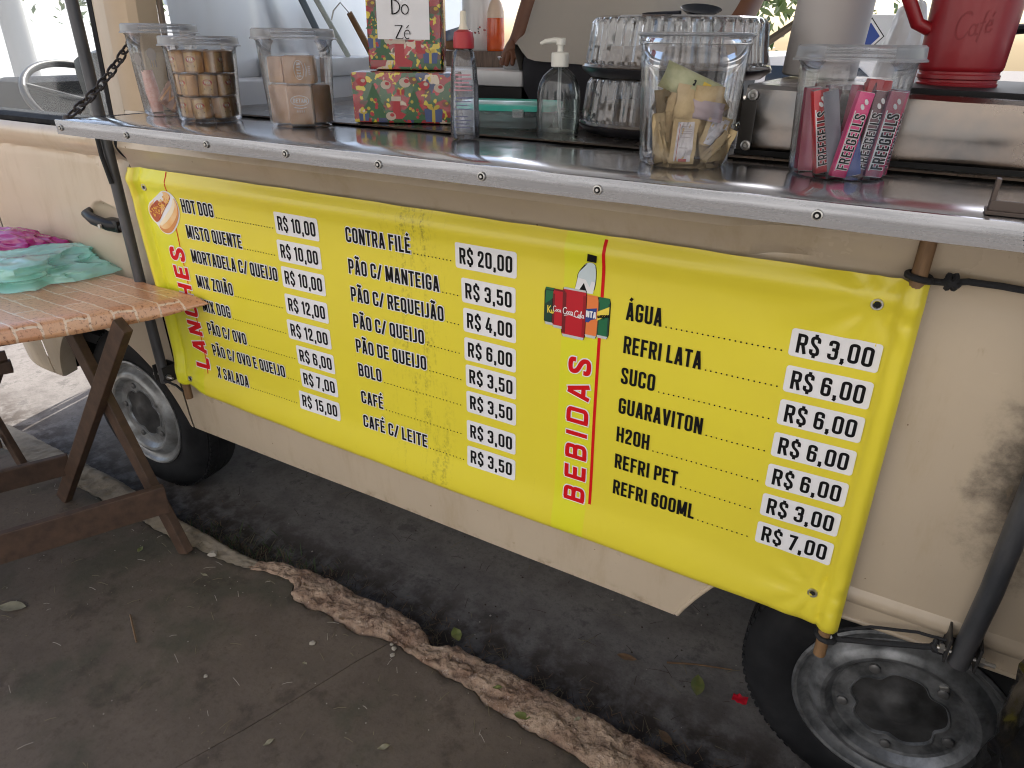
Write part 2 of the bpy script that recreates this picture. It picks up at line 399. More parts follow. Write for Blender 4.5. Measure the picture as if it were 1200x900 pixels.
add_layer(KERB, (.075, .036, .022), lambda n, l, co: ramp_n(n, l, noise_n(n, l, co, 19, 10, rough=.75), .53, .64, 0, .92))
add_layer(KERB, (.56, .46, .37), lambda n, l, co: math_n(n, l, 'MULTIPLY', ramp_n(n, l, noise_n(n, l, co, 60, 8, rough=.85), .54, .66), .85))
KERBC = mat('worn_concrete_kerb', (.34, .29, .22), .9, col2=(.21, .175, .125), scale=14, detail=10, bump=.4, bscale=90)
add_layer(KERBC, (.40, .36, .30), lambda n, l, co: math_n(n, l, 'MULTIPLY', ramp_n(n, l, noise_n(n, l, co, 70, 6, rough=.75), .58, .70), .6))

m = MB()
def roadz(x, y): return .006*nz(x*1.3, y*1.3, 3)
xs = sorted(set([-60, -30, -12, -6, -4] + [-3+i*.1 for i in range(75)] + [5, 8, 15, 30, 60])); ys = sorted(set([-60, -20, -8, -3, -.4] + [-.2+i*.1 for i in range(30)] + [3.5, 5, 8, 15, 30, 60]))
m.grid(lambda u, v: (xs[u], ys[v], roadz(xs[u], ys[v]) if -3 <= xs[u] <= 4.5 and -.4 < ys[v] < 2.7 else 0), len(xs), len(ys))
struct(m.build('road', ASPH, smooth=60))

LOW = [(-4,-.15),(-.6,-.15),(0,-.155),(.25,-.16),(.406,-.162),(.561,-.159),(.697,-.150),(.801,-.120),(.885,-.108),(.905,-.118),(.925,-.150),(.950,-.163),(1.01,-.165),(1.064,-.158),(1.12,-.166),(1.178,-.172),(1.241,-.150),(1.3,-.146),(1.358,-.152),(1.458,-.163),(1.537,-.164),(1.597,-.183),(1.66,-.187),(1.702,-.191),(1.758,-.190),(1.823,-.194),(1.88,-.200),(2.3,-.20),(5,-.2)]
UP = [(-4,-.02),(-.6,-.035),(0,-.05),(.31,-.085),(.474,-.09),(.62,-.10),(.70,-.098),(.77,-.088),(.81,-.066),(.901,-.05),(1.019,-.048),(1.145,-.050),(1.227,-.040),(1.292,-.048),(1.335,-.078),(1.365,-.098),(1.395,-.096),(1.425,-.068),(1.505,-.066),(1.593,-.07),(1.67,-.066),(1.763,-.068),(1.864,-.076),(1.947,-.078),(2.02,-.084),(2.094,-.08),(5,-.05)]
# pavement: two slabs with an open joint between, the kerb side broken
m = MB()
JX = lambda y: 1.285+(y+.148)*.36+.005*nz(y*9, 2)+.002*nz(y*60, 4)          # joint runs away from the kerb
SLX = {}
def slab(xa, xb, n, sgn):
    rows = [0, .004, .012, .03, .06, .1, .16, .24, .34, .48, .66, .9, 1.25, 1.8, 3, 5.5]
    def fn(u, v):
        t = u/(n-1); y0 = -.16
        d = rows[v]
        x = lerp(xa(y0-d), xb(y0-d), t)
        ye = interp(LOW, x)+.007*nz(x*35, 5)+.006*(1-2*abs(nz(x*55, 1)))-.004+.003*nz(x*130, 8)
        y = ye-d
        z = .116+.0025*nz(x*4, y*4, 1)+.0009*nz(x*23, y*23)
        if v == 0: z -= .03
        elif v == 1: z -= .006+.003*nz(x*50, 1)
        return (x, y, z)
    vs = m.grid(fn, n, len(rows))
    e = vs[0] if sgn > 0 else vs[-1]
    m.grid(lambda u, v: e[v].co-Vector((0, 0, .05*u)), 2, len(rows))
slab(lambda y: -8, lambda y: JX(y)-.0011, 620, -1)
slab(lambda y: JX(y)+.0011, lambda y: 6, 340, 1)
struct(m.build('sidewalk', WALK, smooth=50))
m = MB(); m.poly([(-8, -8, .085), (8, -8, .085), (8, -.18, .085), (-8, -.18, .085)]); struct(m.build('ground', mat('packed_earth', (.02, .016, .012), 1)))
# broken stone kerb
m = MB()
KX = [-4+i*.05 for i in range(68)]+[-.6+i*.006 for i in range(600)]+[3.05+i*.1 for i in range(20)]
def sst2(a, b, x):
    t = max(0, min(1, (x-a)/(b-a))); return t*t*(3-2*t)
def kerbp(u, v):
    x = KX[u]; y0 = interp(LOW, x)-.03; y1 = interp(UP, x)
    t = v/25
    if t < .78:
        s = t/.78; y = lerp(y0, y1, s)
        bulge = .013*max(0, math.sin(PI*min(1, s*1.02)))**.38 if x > .75 else .005*max(0, math.sin(PI*s))**.5
        z = .108+bulge-.035*max(0, .22-s)/.22-.012*max(0, s-.85)/.15
        k = 1 if x > .7 else .35
        rg_ = lambda a, b_, c: 1-2*abs(nz(a, b_, c))
        z += k*(.008*nz(x*9, y*12, 4)+.005*nz(x*21, y*24, 9)-.008*sst2(.16, .28, nz(x*30, y*34, 3))-.005*sst2(.1, .2, nz(x*70, y*75, 7)))
        y += k*(.008*nz(x*22, s*4, 7)+.005*rg_(x*48, s*5, 1)*(1-s))
    else:
        s = (t-.78)/.22; y = y1+.01*s+.004*nz(x*16, s*3); z = lerp(.094, -.02, s)
    return (x, y, z)
m.grid(kerbp, len(KX), 26, mfun=lambda u, v: 1 if KX[u]+.03*nz(KX[u]*20, v*.5) < .74 else 0); struct(m.build('kerb', [KERB, KERBC], smooth=60))

for m_, dk, lt in ((WALK, (.042, .030, .022), (.19, .155, .12)), (ASPH, (.035, .030, .028), (.22, .20, .18))):
    add_layer(m_, dk, lambda n, l, co: math_n(n, l, 'MULTIPLY', ramp_n(n, l, noise_n(n, l, co, 60, 10, rough=.85), .46, .70), .5))
    add_layer(m_, lt, lambda n, l, co: math_n(n, l, 'MULTIPLY', ramp_n(n, l, noise_n(n, l, co, 170, 6, rough=.8), .62, .70), .75))
    add_layer(m_, dk, lambda n, l, co: math_n(n, l, 'MULTIPLY', ramp_n(n, l, noise_n(n, l, co, 9, 9, rough=.7), .52, .66), .6))
# ================================================================ VAN
VAN = thing('food_van', 'old cream van serving as a snack stall, counter folded out from its side', 'van', (1.2, .86, 0))
PROF = [(.36, .045), (.395, .034), (.40, .020), (.45, .014), (.6, .004), (.8, 0), (1.1, 0), (1.20, .004), (1.222, .006), (1.228, -.002), (1.238, -.012), (1.255, -.022), (1.272, -.024), (1.288, -.014), (1.30, .004), (1.345, .022)]
def bodyY(x, z):
    y = interp(PROF, z)
    if x < -.45:
        t = min(1, (-.45-x)/.64); y += .72*(1-math.sqrt(max(0, 1-t*t)))
    y += .0022*nz(x*2.2, z*2.5, 6)
    if x < .3:
        e = ((x-.205)/.062)**2+((z-1.062)/.034)**2
        if e < 1: y += .020*(1-e)**.7
    return y
def arch_f(x):
    r = .365; 
    return .31+math.sqrt(max(0, r*r-x*x)) if abs(x) < r else None
REARA = [(1.952, .405), (1.962, .43), (1.985, .475), (2.015, .525), (2.05, .548), (2.12, .562), (2.3, .566), (2.5, .566), (2.7, .562), (2.78, .54), (2.83, .48), (2.85, .405)]
def zlow(x):
    z = .40
    a = arch_f(x)
    if a: z = max(z, a)
    if 1.952 <= x <= 2.85: z = max(z, interp(REARA, x))
    return z
def side_panel(m, x0, x1, ztop, nx, nzr, mi=0, lip=True, y_in=.0):
    xs = [lerp(x0, x1, i/(nx-1)) for i in range(nx)]
    for s in (-.36, .36, 1.953, 2.849, 0):
        if x0 < s < x1: xs.append(s)
    xs = sorted(xs)
    def fn(u, v):
        x = xs[u]; zl = zlow(x); z = lerp(zl, ztop, v/(nzr-1)); return (x, bodyY(x, z)+y_in, z)
    vs = m.grid(fn, len(xs), nzr)
    if lip:     # turned-in flange along the lower edge
        m.grid(lambda u, v: (xs[u], bodyY(xs[u], zlow(xs[u]))+[0, .012, .055][v], zlow(xs[u])-[0, .004, -.004][v]), len(xs), 3)
    return xs
# centre and rear panel of the visible side
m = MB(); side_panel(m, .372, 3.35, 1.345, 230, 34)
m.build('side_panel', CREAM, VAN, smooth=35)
# nose
m = MB(); side_panel(m, -1.09, -.408, 1.345, 60, 26)
m.grid(lambda u, v: (-1.09, lerp(.76, .96, u/4), lerp(.40, 1.345, v/4)), 5, 5)
m.grid(lambda u, v: (lambda p: (p[0], 1.72-p[1], p[2]))((lambda x, z: (x, bodyY(x, z), z))(lerp(-1.09, -.408, u/30), lerp(.40, 1.345, v/10))), 31, 11)
m.build('nose_panel', CREAM, VAN, smooth=35)
# gap backing
for bx in ((-.40, .05, .86, .9), (.364, .05, 1.03, .6)):
    m = MB(); m.box(bx[:3], (.05, .04, bx[3])); m.build('door_gap', GAP, VAN)
# the far side, rear, floor, roof
m = MB()
m.poly([(3.35, .02, .40), (3.35, 1.70, .40), (3.35, 1.70, 1.26), (3.35, .02, 1.26)]); m.box((3.35, .06, 1.85), (.05, .1, 1.2)); m.box((3.35, 1.66, 1.85), (.05, .1, 1.2))
m.build('tailgate', CREAM, VAN)
m = MB(); m.poly([(-.408, 1.70, .40), (3.35, 1.70, .40), (3.35, 1.70, 1.26), (-.408, 1.70, 1.26)]); m.box((3.3, 1.69, 1.85), (.1, .03, 1.2)); m.box((.40, 1.69, 1.85), (.12, .03, 1.2))
m.build('far_side_panel', CREAM, VAN)
m = MB(); m.box((1.1, .87, .53), (4.0, 1.5, .04)); m.build('floor', mat('floor_mat', (.03, .03, .032), .8), VAN)
m = MB(); m.box((1.45, .86, 2.47), (3.9, 1.78, .05), bevel=.02)
m.box((-.1, .86, 1.93), (1.1, 1.5, .05), bevel=.02); m.box((.44, .86, 2.2), (.04, 1.6, .5))
m.build('roof', CREAM, VAN, smooth=30)
m = MB(); m.box((1.9, .87, 2.437), (2.85, 1.6, .012)); m.build('bounce_lining', mat('bounce_white', (.82, .83, .84), .6), VAN)  # unseen white lining added to bounce light down onto the counter
m = MB(); m.box((1.9, .03, 2.34), (2.95, .04, .22)); m.build('upper_panel', CREAM, VAN)
# awning flap out of view, hinged above the opening, lengthened to shade counter and pavement
m = MB(); m.beam((1.9, .0, 2.24), (1.9, -1.25, 2.34), 2.9, .025); m.build('unseen_awning_flap', mat('awning_underside', (.80, .79, .76), .5), VAN)
# arch linings (dark wells)
for cx, hw, zt in ((0, .40, .72), (2.4, .47, .62)):
    m = MB(); m.box((cx, .50, zt+.01), (hw*2, .86, .02)); m.box((cx, .46, (.30+zt)/2), (hw*2, .02, zt-.30)); 
    m.box((cx-hw, .27, (.34+zt)/2+.03), (.015, .42, zt-.40)); m.box((cx+hw, .27, (.34+zt)/2+.03), (.015, .42, zt-.40))
    m.build('wheel_well', mat('underseal', (.010, .0095, .009), .9, spec=.1, bump=.3, bscale=40), VAN)
m = MB(); m.box((1.15, .9, .44), (1.4, 1.4, .05)); m.box((1.15, .35, .40), (1.3, .1, .06)); m.tube([(.5, .8, .36), (1.9, .8, .36)], .04); m.build('chassis', MATS['underseal'], VAN)
# pillar behind the front door
m = MB()
def pil(u, v):
    z = lerp(1.345, 2.26, v/8); x = [.345, .36, .395, .440, .455, .455][u]; return (x+(z-1.345)*(-.03 if u < 2 else 0), [.055, .028, .022, .028, .045, .10][u]+(z-1.345)*.05, z)
m.grid(pil, 6, 9); m.build('door_pillar', mat('pillar_paint', (.56, .43, .285), .42, col2=(.50, .38, .25), scale=6, bump=.04, bscale=20), VAN, smooth=40)
m = MB(); m.beam((.458, .11, 1.352), (.45, .15, 2.2), .012, .012, up=(0, 1, 0)); m.build('pillar_trim', mat('trim_brown', (.22, .17, .13), .6), VAN)
# ---- front door
DOOR = thing('front_door', '', '', (0, 0, 0)); 
for k in ('label', 'category'): del DOOR[k]
DOOR.parent = VAN; DOOR.location = Vector((-.03, .0, 0))-VAN.location
m = MB(); xs = side_panel(m, -.400, .364, 1.292, 130, 110)
m.build('door_skin', CREAM, DOOR, smooth=35)
m = MB(); m.grid(lambda u, v: (lerp(-.40, .352, u/20), [.012, .010, .03, .075][v], [1.291, 1.303, 1.312, 1.314][v]), 21, 4); m.build('window_sill', RUBBER, DOOR, smooth=40)
m = MB()       # window frame
for a, b in (((.300, .034, 1.30), (.268, .075, 1.85)), ((-.40, .036, 1.30), (-.36, .075, 1.85))): m.tube([a, b], .013)
m.tube([(-.36, .075, 1.85), (.268, .075, 1.85)], .013)
m.build('window_frame', RUBBER, DOOR, smooth=40)
m = MB(); m.beam((.330, .036, 1.30), (.302, .08, 1.87), .06, .02, up=(0, 1, 0)); m.build('door_frame', CREAM, DOOR)
GLASS = plastic('window_glass', (.97, .985, .985), .012, .04, .13)
m = MB(); m.box((-.055, .056, 1.575), (.66, .004, .545), (R(-4.2), 0, 0)); m.build('window_pane', GLASS, DOOR)
# handle
m = MB(); m.tube([(.130, .004, 1.064), (.150, -.022, 1.060), (.20, -.032, 1.051), (.26, -.028, 1.042), (.298, -.010, 1.038)], [.010, .013, .0155, .016, .013], 12)
m.box((.262, -.012, 1.041), (.07, .035, .034), bevel=.007)
m.build('handle', BLACK, DOOR, smooth=40)
m = MB(); m.lathe([(0, .0), (.006, 0), (.006, .006), (0, .006)], (.250, -.046, 1.043), 12, (R(90), 0, 0)); m.build('lock_button', BOLT, DOOR, smooth=30)
# ---- cab seen through the door window
m = MB(); m.box((-.02, .45, 1.17), (.14, .5, .62), (0, R(-12), 0), bevel=.05); m.box((-.28, .45, .92), (.5, .5, .16), bevel=.05); m.build('front_seat', mat('seat_vinyl', (.02, .021, .025), .45), VAN, smooth=40)
m = MB(); m.box((-.02, 1.2, 1.15), (.14, .5, .56), (0, R(-12), 0), bevel=.05); m.build('passenger_seat', MATS['seat_vinyl'], VAN, smooth=40)
m = MB(); m.box((-.83, .86, 1.21), (.28, 1.04, .32), bevel=.05); m.build('dashboard', mat('dash_black', (.010, .012, .018), .8, spec=.1), VAN, smooth=40)
sw_c = Vector((-.50, .45, 1.30)); sw = Euler((R(0), R(38), 0)).to_matrix()
m = MB(); m.tube([sw_c+sw@Vector((.2*math.cos(t), .2*math.sin(t), 0)) for t in [2*PI*k/40 for k in range(40)]], .013, 10, closed=True)
for a in (0, 120, 240): m.tube([sw_c, sw_c+sw@Vector((.2*math.cos(R(a)), .2*math.sin(R(a)), 0))], .009)
m.tube([sw_c, sw_c+sw@Vector((0, 0, -.4))], .02)
m.build('steering_wheel', mat('wheel_rim_grey', (.018, .02, .026), .4), VAN, smooth=40)
m = MB()
for y in (.12, 1.60): m.tube([(-1.02, y, 1.33), (-.80, y, 1.9)], .022)
m.tube([(-1.02, .12, 1.34), (-1.07, .86, 1.34), (-1.02, 1.6, 1.34)], .02)
m.build('windscreen_frame', CREAM, VAN, smooth=40)
for a in ([(-.45, 1.66, 1.3), (-.42, 1.6, 1.9)], [(.32, 1.68, 1.3), (.30, 1.6, 1.9)]):
    m = MB(); m.tube(a, .025); m.build('far_pillar', CREAM, VAN, smooth=40)
m = MB(); m.box((-.05, 1.655, .92), (.72, .03, .80), bevel=.01); m.build('door_trim', MATS['dash_black'], VAN)
m = MB(); m.poly([(-1.03, .12, 1.35), (-1.03, 1.6, 1.35), (-.80, 1.6, 1.9), (-.80, .12, 1.9)]); m.build('windscreen', GLASS, VAN)

# ---- wheels
def make_wheel(cx, yf, cz, plate_dark, front):
    rt = thing('wheel', '', '', (0, 0, 0))
    for k in ('label', 'category'): del rt[k]
    rt.parent = VAN; rt.location = Vector((cx, yf+.09, cz))-VAN.location
    c = Vector((cx, yf, cz)); rot = Euler((R(-90), 0, 0))      # local z -> +Y (into the van)
    m = MB()
    m.lathe([(.188, .012), (.196, .004), (.215, -.004), (.245, -.008), (.27, -.004), (.292, .010), (.302, .022), (.306, .026), (.305, .030), (.311, .034), (.314, .06), (.312, .062), (.312, .066), (.315, .068), (.315, .10), (.312, .102), (.312, .106), (.314, .108), (.31, .14), (.29, .16), (.25, .175), (.19, .165)], c, 96, rot)
    for k in range(84):                                          # tread blocks on the shoulder
        t = 2*PI*k/84; p = Vector((.310*math.cos(t), .310*math.sin(t), .040))
        m.box(c+rot.to_matrix()@p, (.006, .012, .022), rot.to_matrix()@Matrix.Rotation(t, 3, 'Z'))
    m.build('tyre', mat('tyre_rubber', (.009, .0095, .011), .66, col2=(.020, .021, .023), scale=12, bump=.06, bscale=60, spec=.2), rt, smooth=28)
    m = MB()
    rim = [(.199, .006), (.201, -.003), (.196, -.007), (.190, -.004), (.185, .004), (.178, .010), (.170, .012), (.166, .008), (.160, -.002), (.152, -.010), (.142, -.013), (.134, -.010), (.128, -.002), (.122, .006), (.116, .008)]
    m.lathe(rim, c, 72, rot)
    t0 = R(18 if not front else 40)
    def petal(t):
        e = (t-t0+PI/5) % (2*PI/5)-PI/5; return .0935-.0175*math.exp(-(e/.235)**2)-.003*math.cos(5*e+PI)*.5
    m.lathe([(.116, .008), (.106, .0078), (.1, .0076), (.08, .0074)], c, 120, rot, rfun=lambda r, z, t: r if r > .085 else petal(t))
    m.lathe([(1, .0074), (.985, .0035), (.965, .0040), (.94, .0095)], c, 120, rot, rfun=lambda r, z, t: petal(t)*r)
    m.build('rim', mat('rim_grey' if not front else 'rim_silver', (.24, .25, .26) if not front else (.36, .375, .385), .36, .45, col2=(.075, .08, .084) if not front else (.20, .20, .195), scale=22, bump=.08, bscale=90), rt, smooth=30)
    m = MB()
    m.lathe([(.945, .0094), (.8, .0090), (.5, .004), (.36, -.002), (.30, -.004), (.12, -.006), (0, -.006)], c, 120, rot, rfun=lambda r, z, t: petal(t)*r if r > .7 else r*.08)
    m.build('hub_plate', mat('greasy_hub', (.075, .076, .078), .5, .3, col2=(.022, .022, .022), scale=16, bump=.1, bscale=50), rt, smooth=40)
    for k in range(5):
        t = 2*PI*k/5+R(18 if not front else 40); p = c+rot.to_matrix()@Vector((.1025*math.cos(t), .1025*math.sin(t), .012))
        m = MB(); m.lathe([(.019, .001), (.0185, -.003), (.015, -.004), (.0125, .003), (.0105, .003), (.0105, -.010), (.007, -.012), (0, -.012)], p, 18, rot); m.build('wheel_bolt', mat('bolt_dark', (.16, .16, .16), .42, .5), rt, smooth=35)
    m = MB(); t = R(-58); p = c+rot.to_matrix()@Vector((.112*math.cos(t), .112*math.sin(t), .008)); m.box(p, (.016, .008, .012), (0, R(-20), 0), bevel=.002); m.build('balance_weight', BOLT, rt)
    m = MB(); m.lathe([(.17, .06), (.12, .05), (.06, .03), (0, .03)], c, 40, rot); m.build('brake_drum', MATS['underseal'], rt)
    return rt
make_wheel(2.4, .085, .312, True, False)
make_wheel(-.02, .085, .312, False, True)

# ---- counter
m = MB()
CX0, CX1 = .545, 3.4
m.grid(lambda u, v: (lerp(CX0, CX1, u/60), [-.249, -.246, -.15, -.05, .03][v], 1.352+.0012*nz(u*.35, v*.8, 4)+(.0 if v else -.003)), 61, 5)
m.build('counter_top', STEEL, VAN, smooth=60)
ct = bpy.data.objects['counter_top']
m = MB()
m.grid(lambda u, v: (lerp(CX0-.001, CX1, u/80), [-.2480, -.2522, -.2528, -.2526, -.2526, -.2500][v]+.0005*nz(u*.6, 3), [1.3542, 1.3538, 1.352, 1.339, 1.3245, 1.3240][v]+(.0012*nz(u*.5, v) if v > 3 else 0)), 81, 6)
m.grid(lambda u, v: (CX0-.0015, lerp(-.2515, .02, u/6), [1.3530, 1.339, 1.326][v]), 7, 3)
m.build('counter_lip', STEEL_F, VAN, smooth=25)
m = MB(); m.box((1.95, -.11, 1.333), (2.8, .26, .012)); m.build('counter_board', mat('board_grey', (.25, .24, .22), .7), VAN)
for x in (.562, .79, 1.029, 1.233, 1.438, 1.632, 1.817, 2.096, 2.45):
    m = MB(); m.lathe([(0, -.0035), (.0022, -.0035), (.0026, -.001), (.0042, -.001), (.0048, -.0026), (.0062, -.0024), (.0068, 0)], (x, -.2532, 1.3385), 16, (R(-90), 0, 0), mis=[0, 1, 1, 0, 0, 0]); m.build('rivet', [BOLT, GAP], VAN, smooth=40)
# inner sill and ledge of the serving hatch
m = MB(); m.grid(lambda u, v: (lerp(.53, 3.3, u/40), [.031, .034, .30, .62][v], [1.3555, 1.358, 1.357, 1.357][v]+.0008*nz(u*.5, v)), 41, 4); m.build('inner_counter', STEEL_D, VAN, smooth=30)
m = MB(); m.box((1.9, .62, 1.30), (2.75, .02, .1)); m.build('inner_counter_edge', BLACK, VAN)
# steel bulkhead behind the cab
m = MB(); m.grid(lambda u, v: (.47+.004*nz(u*.7, v*.3), lerp(.13, 1.68, u/20), lerp(.6, 2.44, v/10)), 21, 11); m.build('bulkhead', STEEL_B, VAN, smooth=60)
# bracketed pipes that carry the awning
for x, nm in ((.356, 'awning_pipe'), (2.435, 'awning_pipe')):
    rt = thing(nm, '', '', (0, 0, 0))
    for k in ('label', 'category'): del rt[k]
    rt.parent = VAN; rt.location = Vector((x, -.035, .6))-VAN.location
    m = MB()
    if x < 1: m.tube([(x+.008, -.035, .585), (x, -.035, .8), (x-.012, -.032, 1.4), (x-.02, -.03, 2.26)], .0145, 16)
    else: m.tube([(x, -.035, .585), (x+.004, -.036, .75), (x+.0, -.038, 1.05), (x-.003, -.04, 1.318)], .0165, 16)
    m.build('pipe', DARKMETAL, rt, smooth=40)
    m = MB(); m.box((x-.022, -.020, .612), (.004, .055, .05), bevel=.001); m.box((x+.022, -.020, .612), (.004, .055, .05), bevel=.001); m.box((x, .004, .612), (.05, .004, .05)); m.build('bracket', mat('bracket_dark', (.05, .05, .05), .5, .5), rt)
    m = MB(); m.tube([(x-.036, -.036, .606), (x+.048, -.036, .606)], .0036, 8); m.lathe([(0, 0), (.0085, 0), (.0085, .007), (0, .007)], (x-.033, -.036, .606), 6, (0, R(90), 0)); m.lathe([(0, 0), (.0085, 0), (.0085, .007), (0, .007)], (x+.025, -.036, .606), 6, (0, R(90), 0)); m.build('bolt', BOLT, rt, smooth=30)
# rolled lip of the rear wheel arch
m = MB(); m.tube([(x, bodyY(x, z)+.001, z) for x, z in REARA], .0055, 8); m.build('arch_lip', CREAM, VAN, smooth=50)
m = MB(); m.grid(lambda u, v: (lerp(2.0, 3.3, u/30), bodyY(lerp(2.0, 3.3, u/30), .62)-[0, .006, .009, .006, 0][v], [.640, .632, .622, .612, .604][v]), 31, 5); m.build('body_crease', CREAM, VAN, smooth=60)
m = MB(); m.box((2.283, -.205, 1.3555), (.045, .03, .004)); m.box((2.265, -.205, 1.372), (.005, .016, .036), bevel=.001); m.box((2.283, -.213, 1.362), (.04, .004, .012), bevel=.001); m.box((2.302, -.205, 1.368), (.005, .016, .028), bevel=.001)
m.build('counter_latch', mat('latch_rust', (.09, .07, .06), .5, .6), VAN)
# ================================================================ MENU BANNER
BAN = thing('menu_banner', 'bright yellow vinyl price list banner stretched along the side of the cream van', 'banner', (1.32, -.02, .56))
BOT = [(.40, .602), (.45, .598), (.50, .586), (.58, .578), (.72, .572), (1.0, .563), (1.5, .556), (2.24, .553)]
def gs(x, c, s): return math.exp(-((x-c)/s)**2)
def sst(a, b, x):
    t = max(0, min(1, (x-a)/(b-a))); return t*t*(3-2*t)
def banY(x, z):
    y = -.024
    y -= .0155*math.sqrt(max(0, 1-((x-2.2215)/.0165)**2))+.0145*math.sqrt(max(0, 1-((x-.420)/.0165)**2))            # pole sleeves
    y += .002*gs(x, 2.2035, .0025)+.003*gs(x, .442, .005)
    e = z-interp(BOT, x)
    y -= (.010+.003*nz(x*4, 1))*sst(.11, .02, e); y += .009*sst(.012, .0, e)                      # lower hem bellies out, then turns in
    y -= .006*sst(1.15, 1.185, z)-.012*sst(1.185, 1.215, z)
    y += .0040*nz(x*2.6, z*3.1, 2)+.0016*nz(x*9, z*5, 5)
    for gx, gz, sg in ((.459, 1.168, 1), (.463, .626, -1), (2.178, 1.174, 1), (2.184, .622, -1)):
        dx, dz = (x-gx), (z-gz)*sg; rr_ = math.hypot(dx, dz)
        if rr_ < .30 and rr_ > 1e-5: y -= (.0022 if gx > 1 else .0009)*math.cos(9*math.atan2(dz, dx))*math.exp(-(rr_/.11)**2)*min(1, rr_/.02)
    y -= .006*gs(x, .52, .05)*sst(.75, .60, z)
    y += .003*math.sin((x*.8+z)*26)*gs(z, 1.2, .09)*gs(x, 2.08, .14)
    return y
def shear(x, z):
    k = max(0, (1.2-z)/.6)
    return x+.030*k**1.5*max(0, min(1, 1-(x-.40)/.42))+.012*k*max(0, min(1, (x-1.2)/.9))
def bmap(x, z, off=0): return (shear(x, z), banY(x, z)-off, z)
VINYL = mat('yellow_vinyl', (.78, .675, .045), .30, col2=(.76, .645, .05), scale=2, coat=.15, bump=.07, bscale=9)
add_layer(VINYL, (.74, .72, .03), lambda n, l, co: (lambda x: math_n(n, l, 'ADD', math_n(n, l, 'MULTIPLY', ramp_n(n, l, x, .432-1.32, .436-1.32), ramp_n(n, l, x, .552-1.32, .548-1.32)), math_n(n, l, 'MULTIPLY', ramp_n(n, l, x, 1.663-1.32, 1.667-1.32), ramp_n(n, l, x, 1.742-1.32, 1.738-1.32))))((lambda s_: (l.new(co, s_.inputs[0]), s_.outputs[0])[1])(n.nodes.new('ShaderNodeSeparateXYZ'))))
def streak(cx, wd, sc, lo, hi, amt):
    def f(n, l, co):
        s_ = n.nodes.new('ShaderNodeSeparateXYZ'); l.new(co, s_.inputs[0]); x = s_.outputs[0]
        d = math_n(n, l, 'ABSOLUTE', math_n(n, l, 'SUBTRACT', x, cx-1.32))
        a = ramp_n(n, l, d, wd, wd*.1); v = noise_n(n, l, co, sc, 9, (5, 1, .7), .75)
        g = noise_n(n, l, co, 130, 5); q = math_n(n, l, 'MULTIPLY', ramp_n(n, l, v, lo, hi), ramp_n(n, l, g, .42, .62))
        return math_n(n, l, 'MULTIPLY', math_n(n, l, 'MULTIPLY', a, q), amt)
    return f
add_layer(VINYL, (.13, .10, .03), streak(1.32, .11, 5, .47, .66, .85))
add_layer(VINYL, (.20, .16, .05), streak(1.32, 1.1, 9, .60, .78, .35))
add_layer(VINYL, (.80, .74, .48), lambda n, l, co: math_n(n, l, 'MULTIPLY', ramp_n(n, l, noise_n(n, l, co, 33, 9, rough=.8), .72, .80), .5))
m = MB(); NX, NZ = 300, 70
def bf(u, v):
    x = lerp(.404, 2.2385, u/(NX-1)); z = lerp(interp(BOT, x), 1.214+.0015*nz(x*12), v/(NZ-1)); return bmap(x, z)
m.grid(bf, NX, NZ); m.build('vinyl', VINYL, BAN, smooth=80)
INK = [BLACKINK, WHITEINK]
COL1 = [('HOT DOG', .919, 1.056, 'R$ 10,00'), ('MISTO QUENTE', .916, 1.054, 'R$ 10,00'), ('MORTADELA C/ QUEIJO', .919, 1.058, 'R$ 10,00'), ('MIX ZOIÃO', .919, 1.058, 'R$ 12,00'), ('MIX DOG', .915, 1.057, 'R$ 12,00'), ('PÃO C/ OVO', .934, 1.059, 'R$ 6,00'), ('PÃO C/ OVO E QUEIJO', .936, 1.060, 'R$ 7,00'), ('X SALADA', .920, 1.060, 'R$ 15,00')]
COL2 = [('CONTRA FILÉ', 1.424, 1.565, 'R$ 20,00'), ('PÃO C/ MANTEIGA', 1.436, 1.563, 'R$ 3,50'), ('PÃO C/ REQUEIJÃO', 1.438, 1.564, 'R$ 4,00'), ('PÃO C/ QUEIJO', 1.439, 1.564, 'R$ 6,00'), ('PÃO DE QUEIJO', 1.441, 1.565, 'R$ 3,50'), ('BOLO', 1.441, 1.565, 'R$ 3,50'), ('CAFÉ', 1.440, 1.564, 'R$ 3,00'), ('CAFÉ C/ LEITE', 1.440, 1.564, 'R$ 3,50')]
COL3 = [('ÁGUA', 2.068, 2.200, 'R$ 3,00'), ('REFRI LATA', 2.070, 2.200, 'R$ 6,00'), ('SUCO', 2.070, 2.200, 'R$ 6,00'), ('GUARAVITON', 2.070, 2.200, 'R$ 6,00'), ('H2OH', 2.070, 2.200, 'R$ 6,00'), ('REFRI PET', 2.070, 2.200, 'R$ 3,00'), ('REFRI 600ML', 2.070, 2.200, 'R$ 7,00')]
def menu(col, x0, ztops, h, hp, sx, halo, nameoff, fitw):
    for (nm, pa, pb, pr), zt in zip(col, ztops):
        m = MB(); zb = zt-nameoff-h
        w_ = lettering(m, nm, x0, zb, h, bmap, .152, sx, halo=halo, seg=.4)
        xx = x0+w_+.008
        while xx < pa-.008:
            disc(m, bmap, xx, zb+.0012, .0016, n=6, off=.0009); xx += .0092
        m.build('menu_line', INK, BAN, fix=False)
        m = MB(); rrect(m, bmap, pa, zt-hp, pb, zt, .0055, 1, .0007)
        fw = (pb-pa)*fitw; lettering(m, pr, pa+((pb-pa)-fw)*.52, zt-hp*.5-.0165, .0330, bmap, .155, fit=fw, off=.0014)
        m.build('price_label', INK, BAN, fix=False)
menu(COL1, .590, [1.160, 1.0945, 1.031, .963, .896, .830, .766, .699], .0338, .052, 1.235, .06, .008, .87)
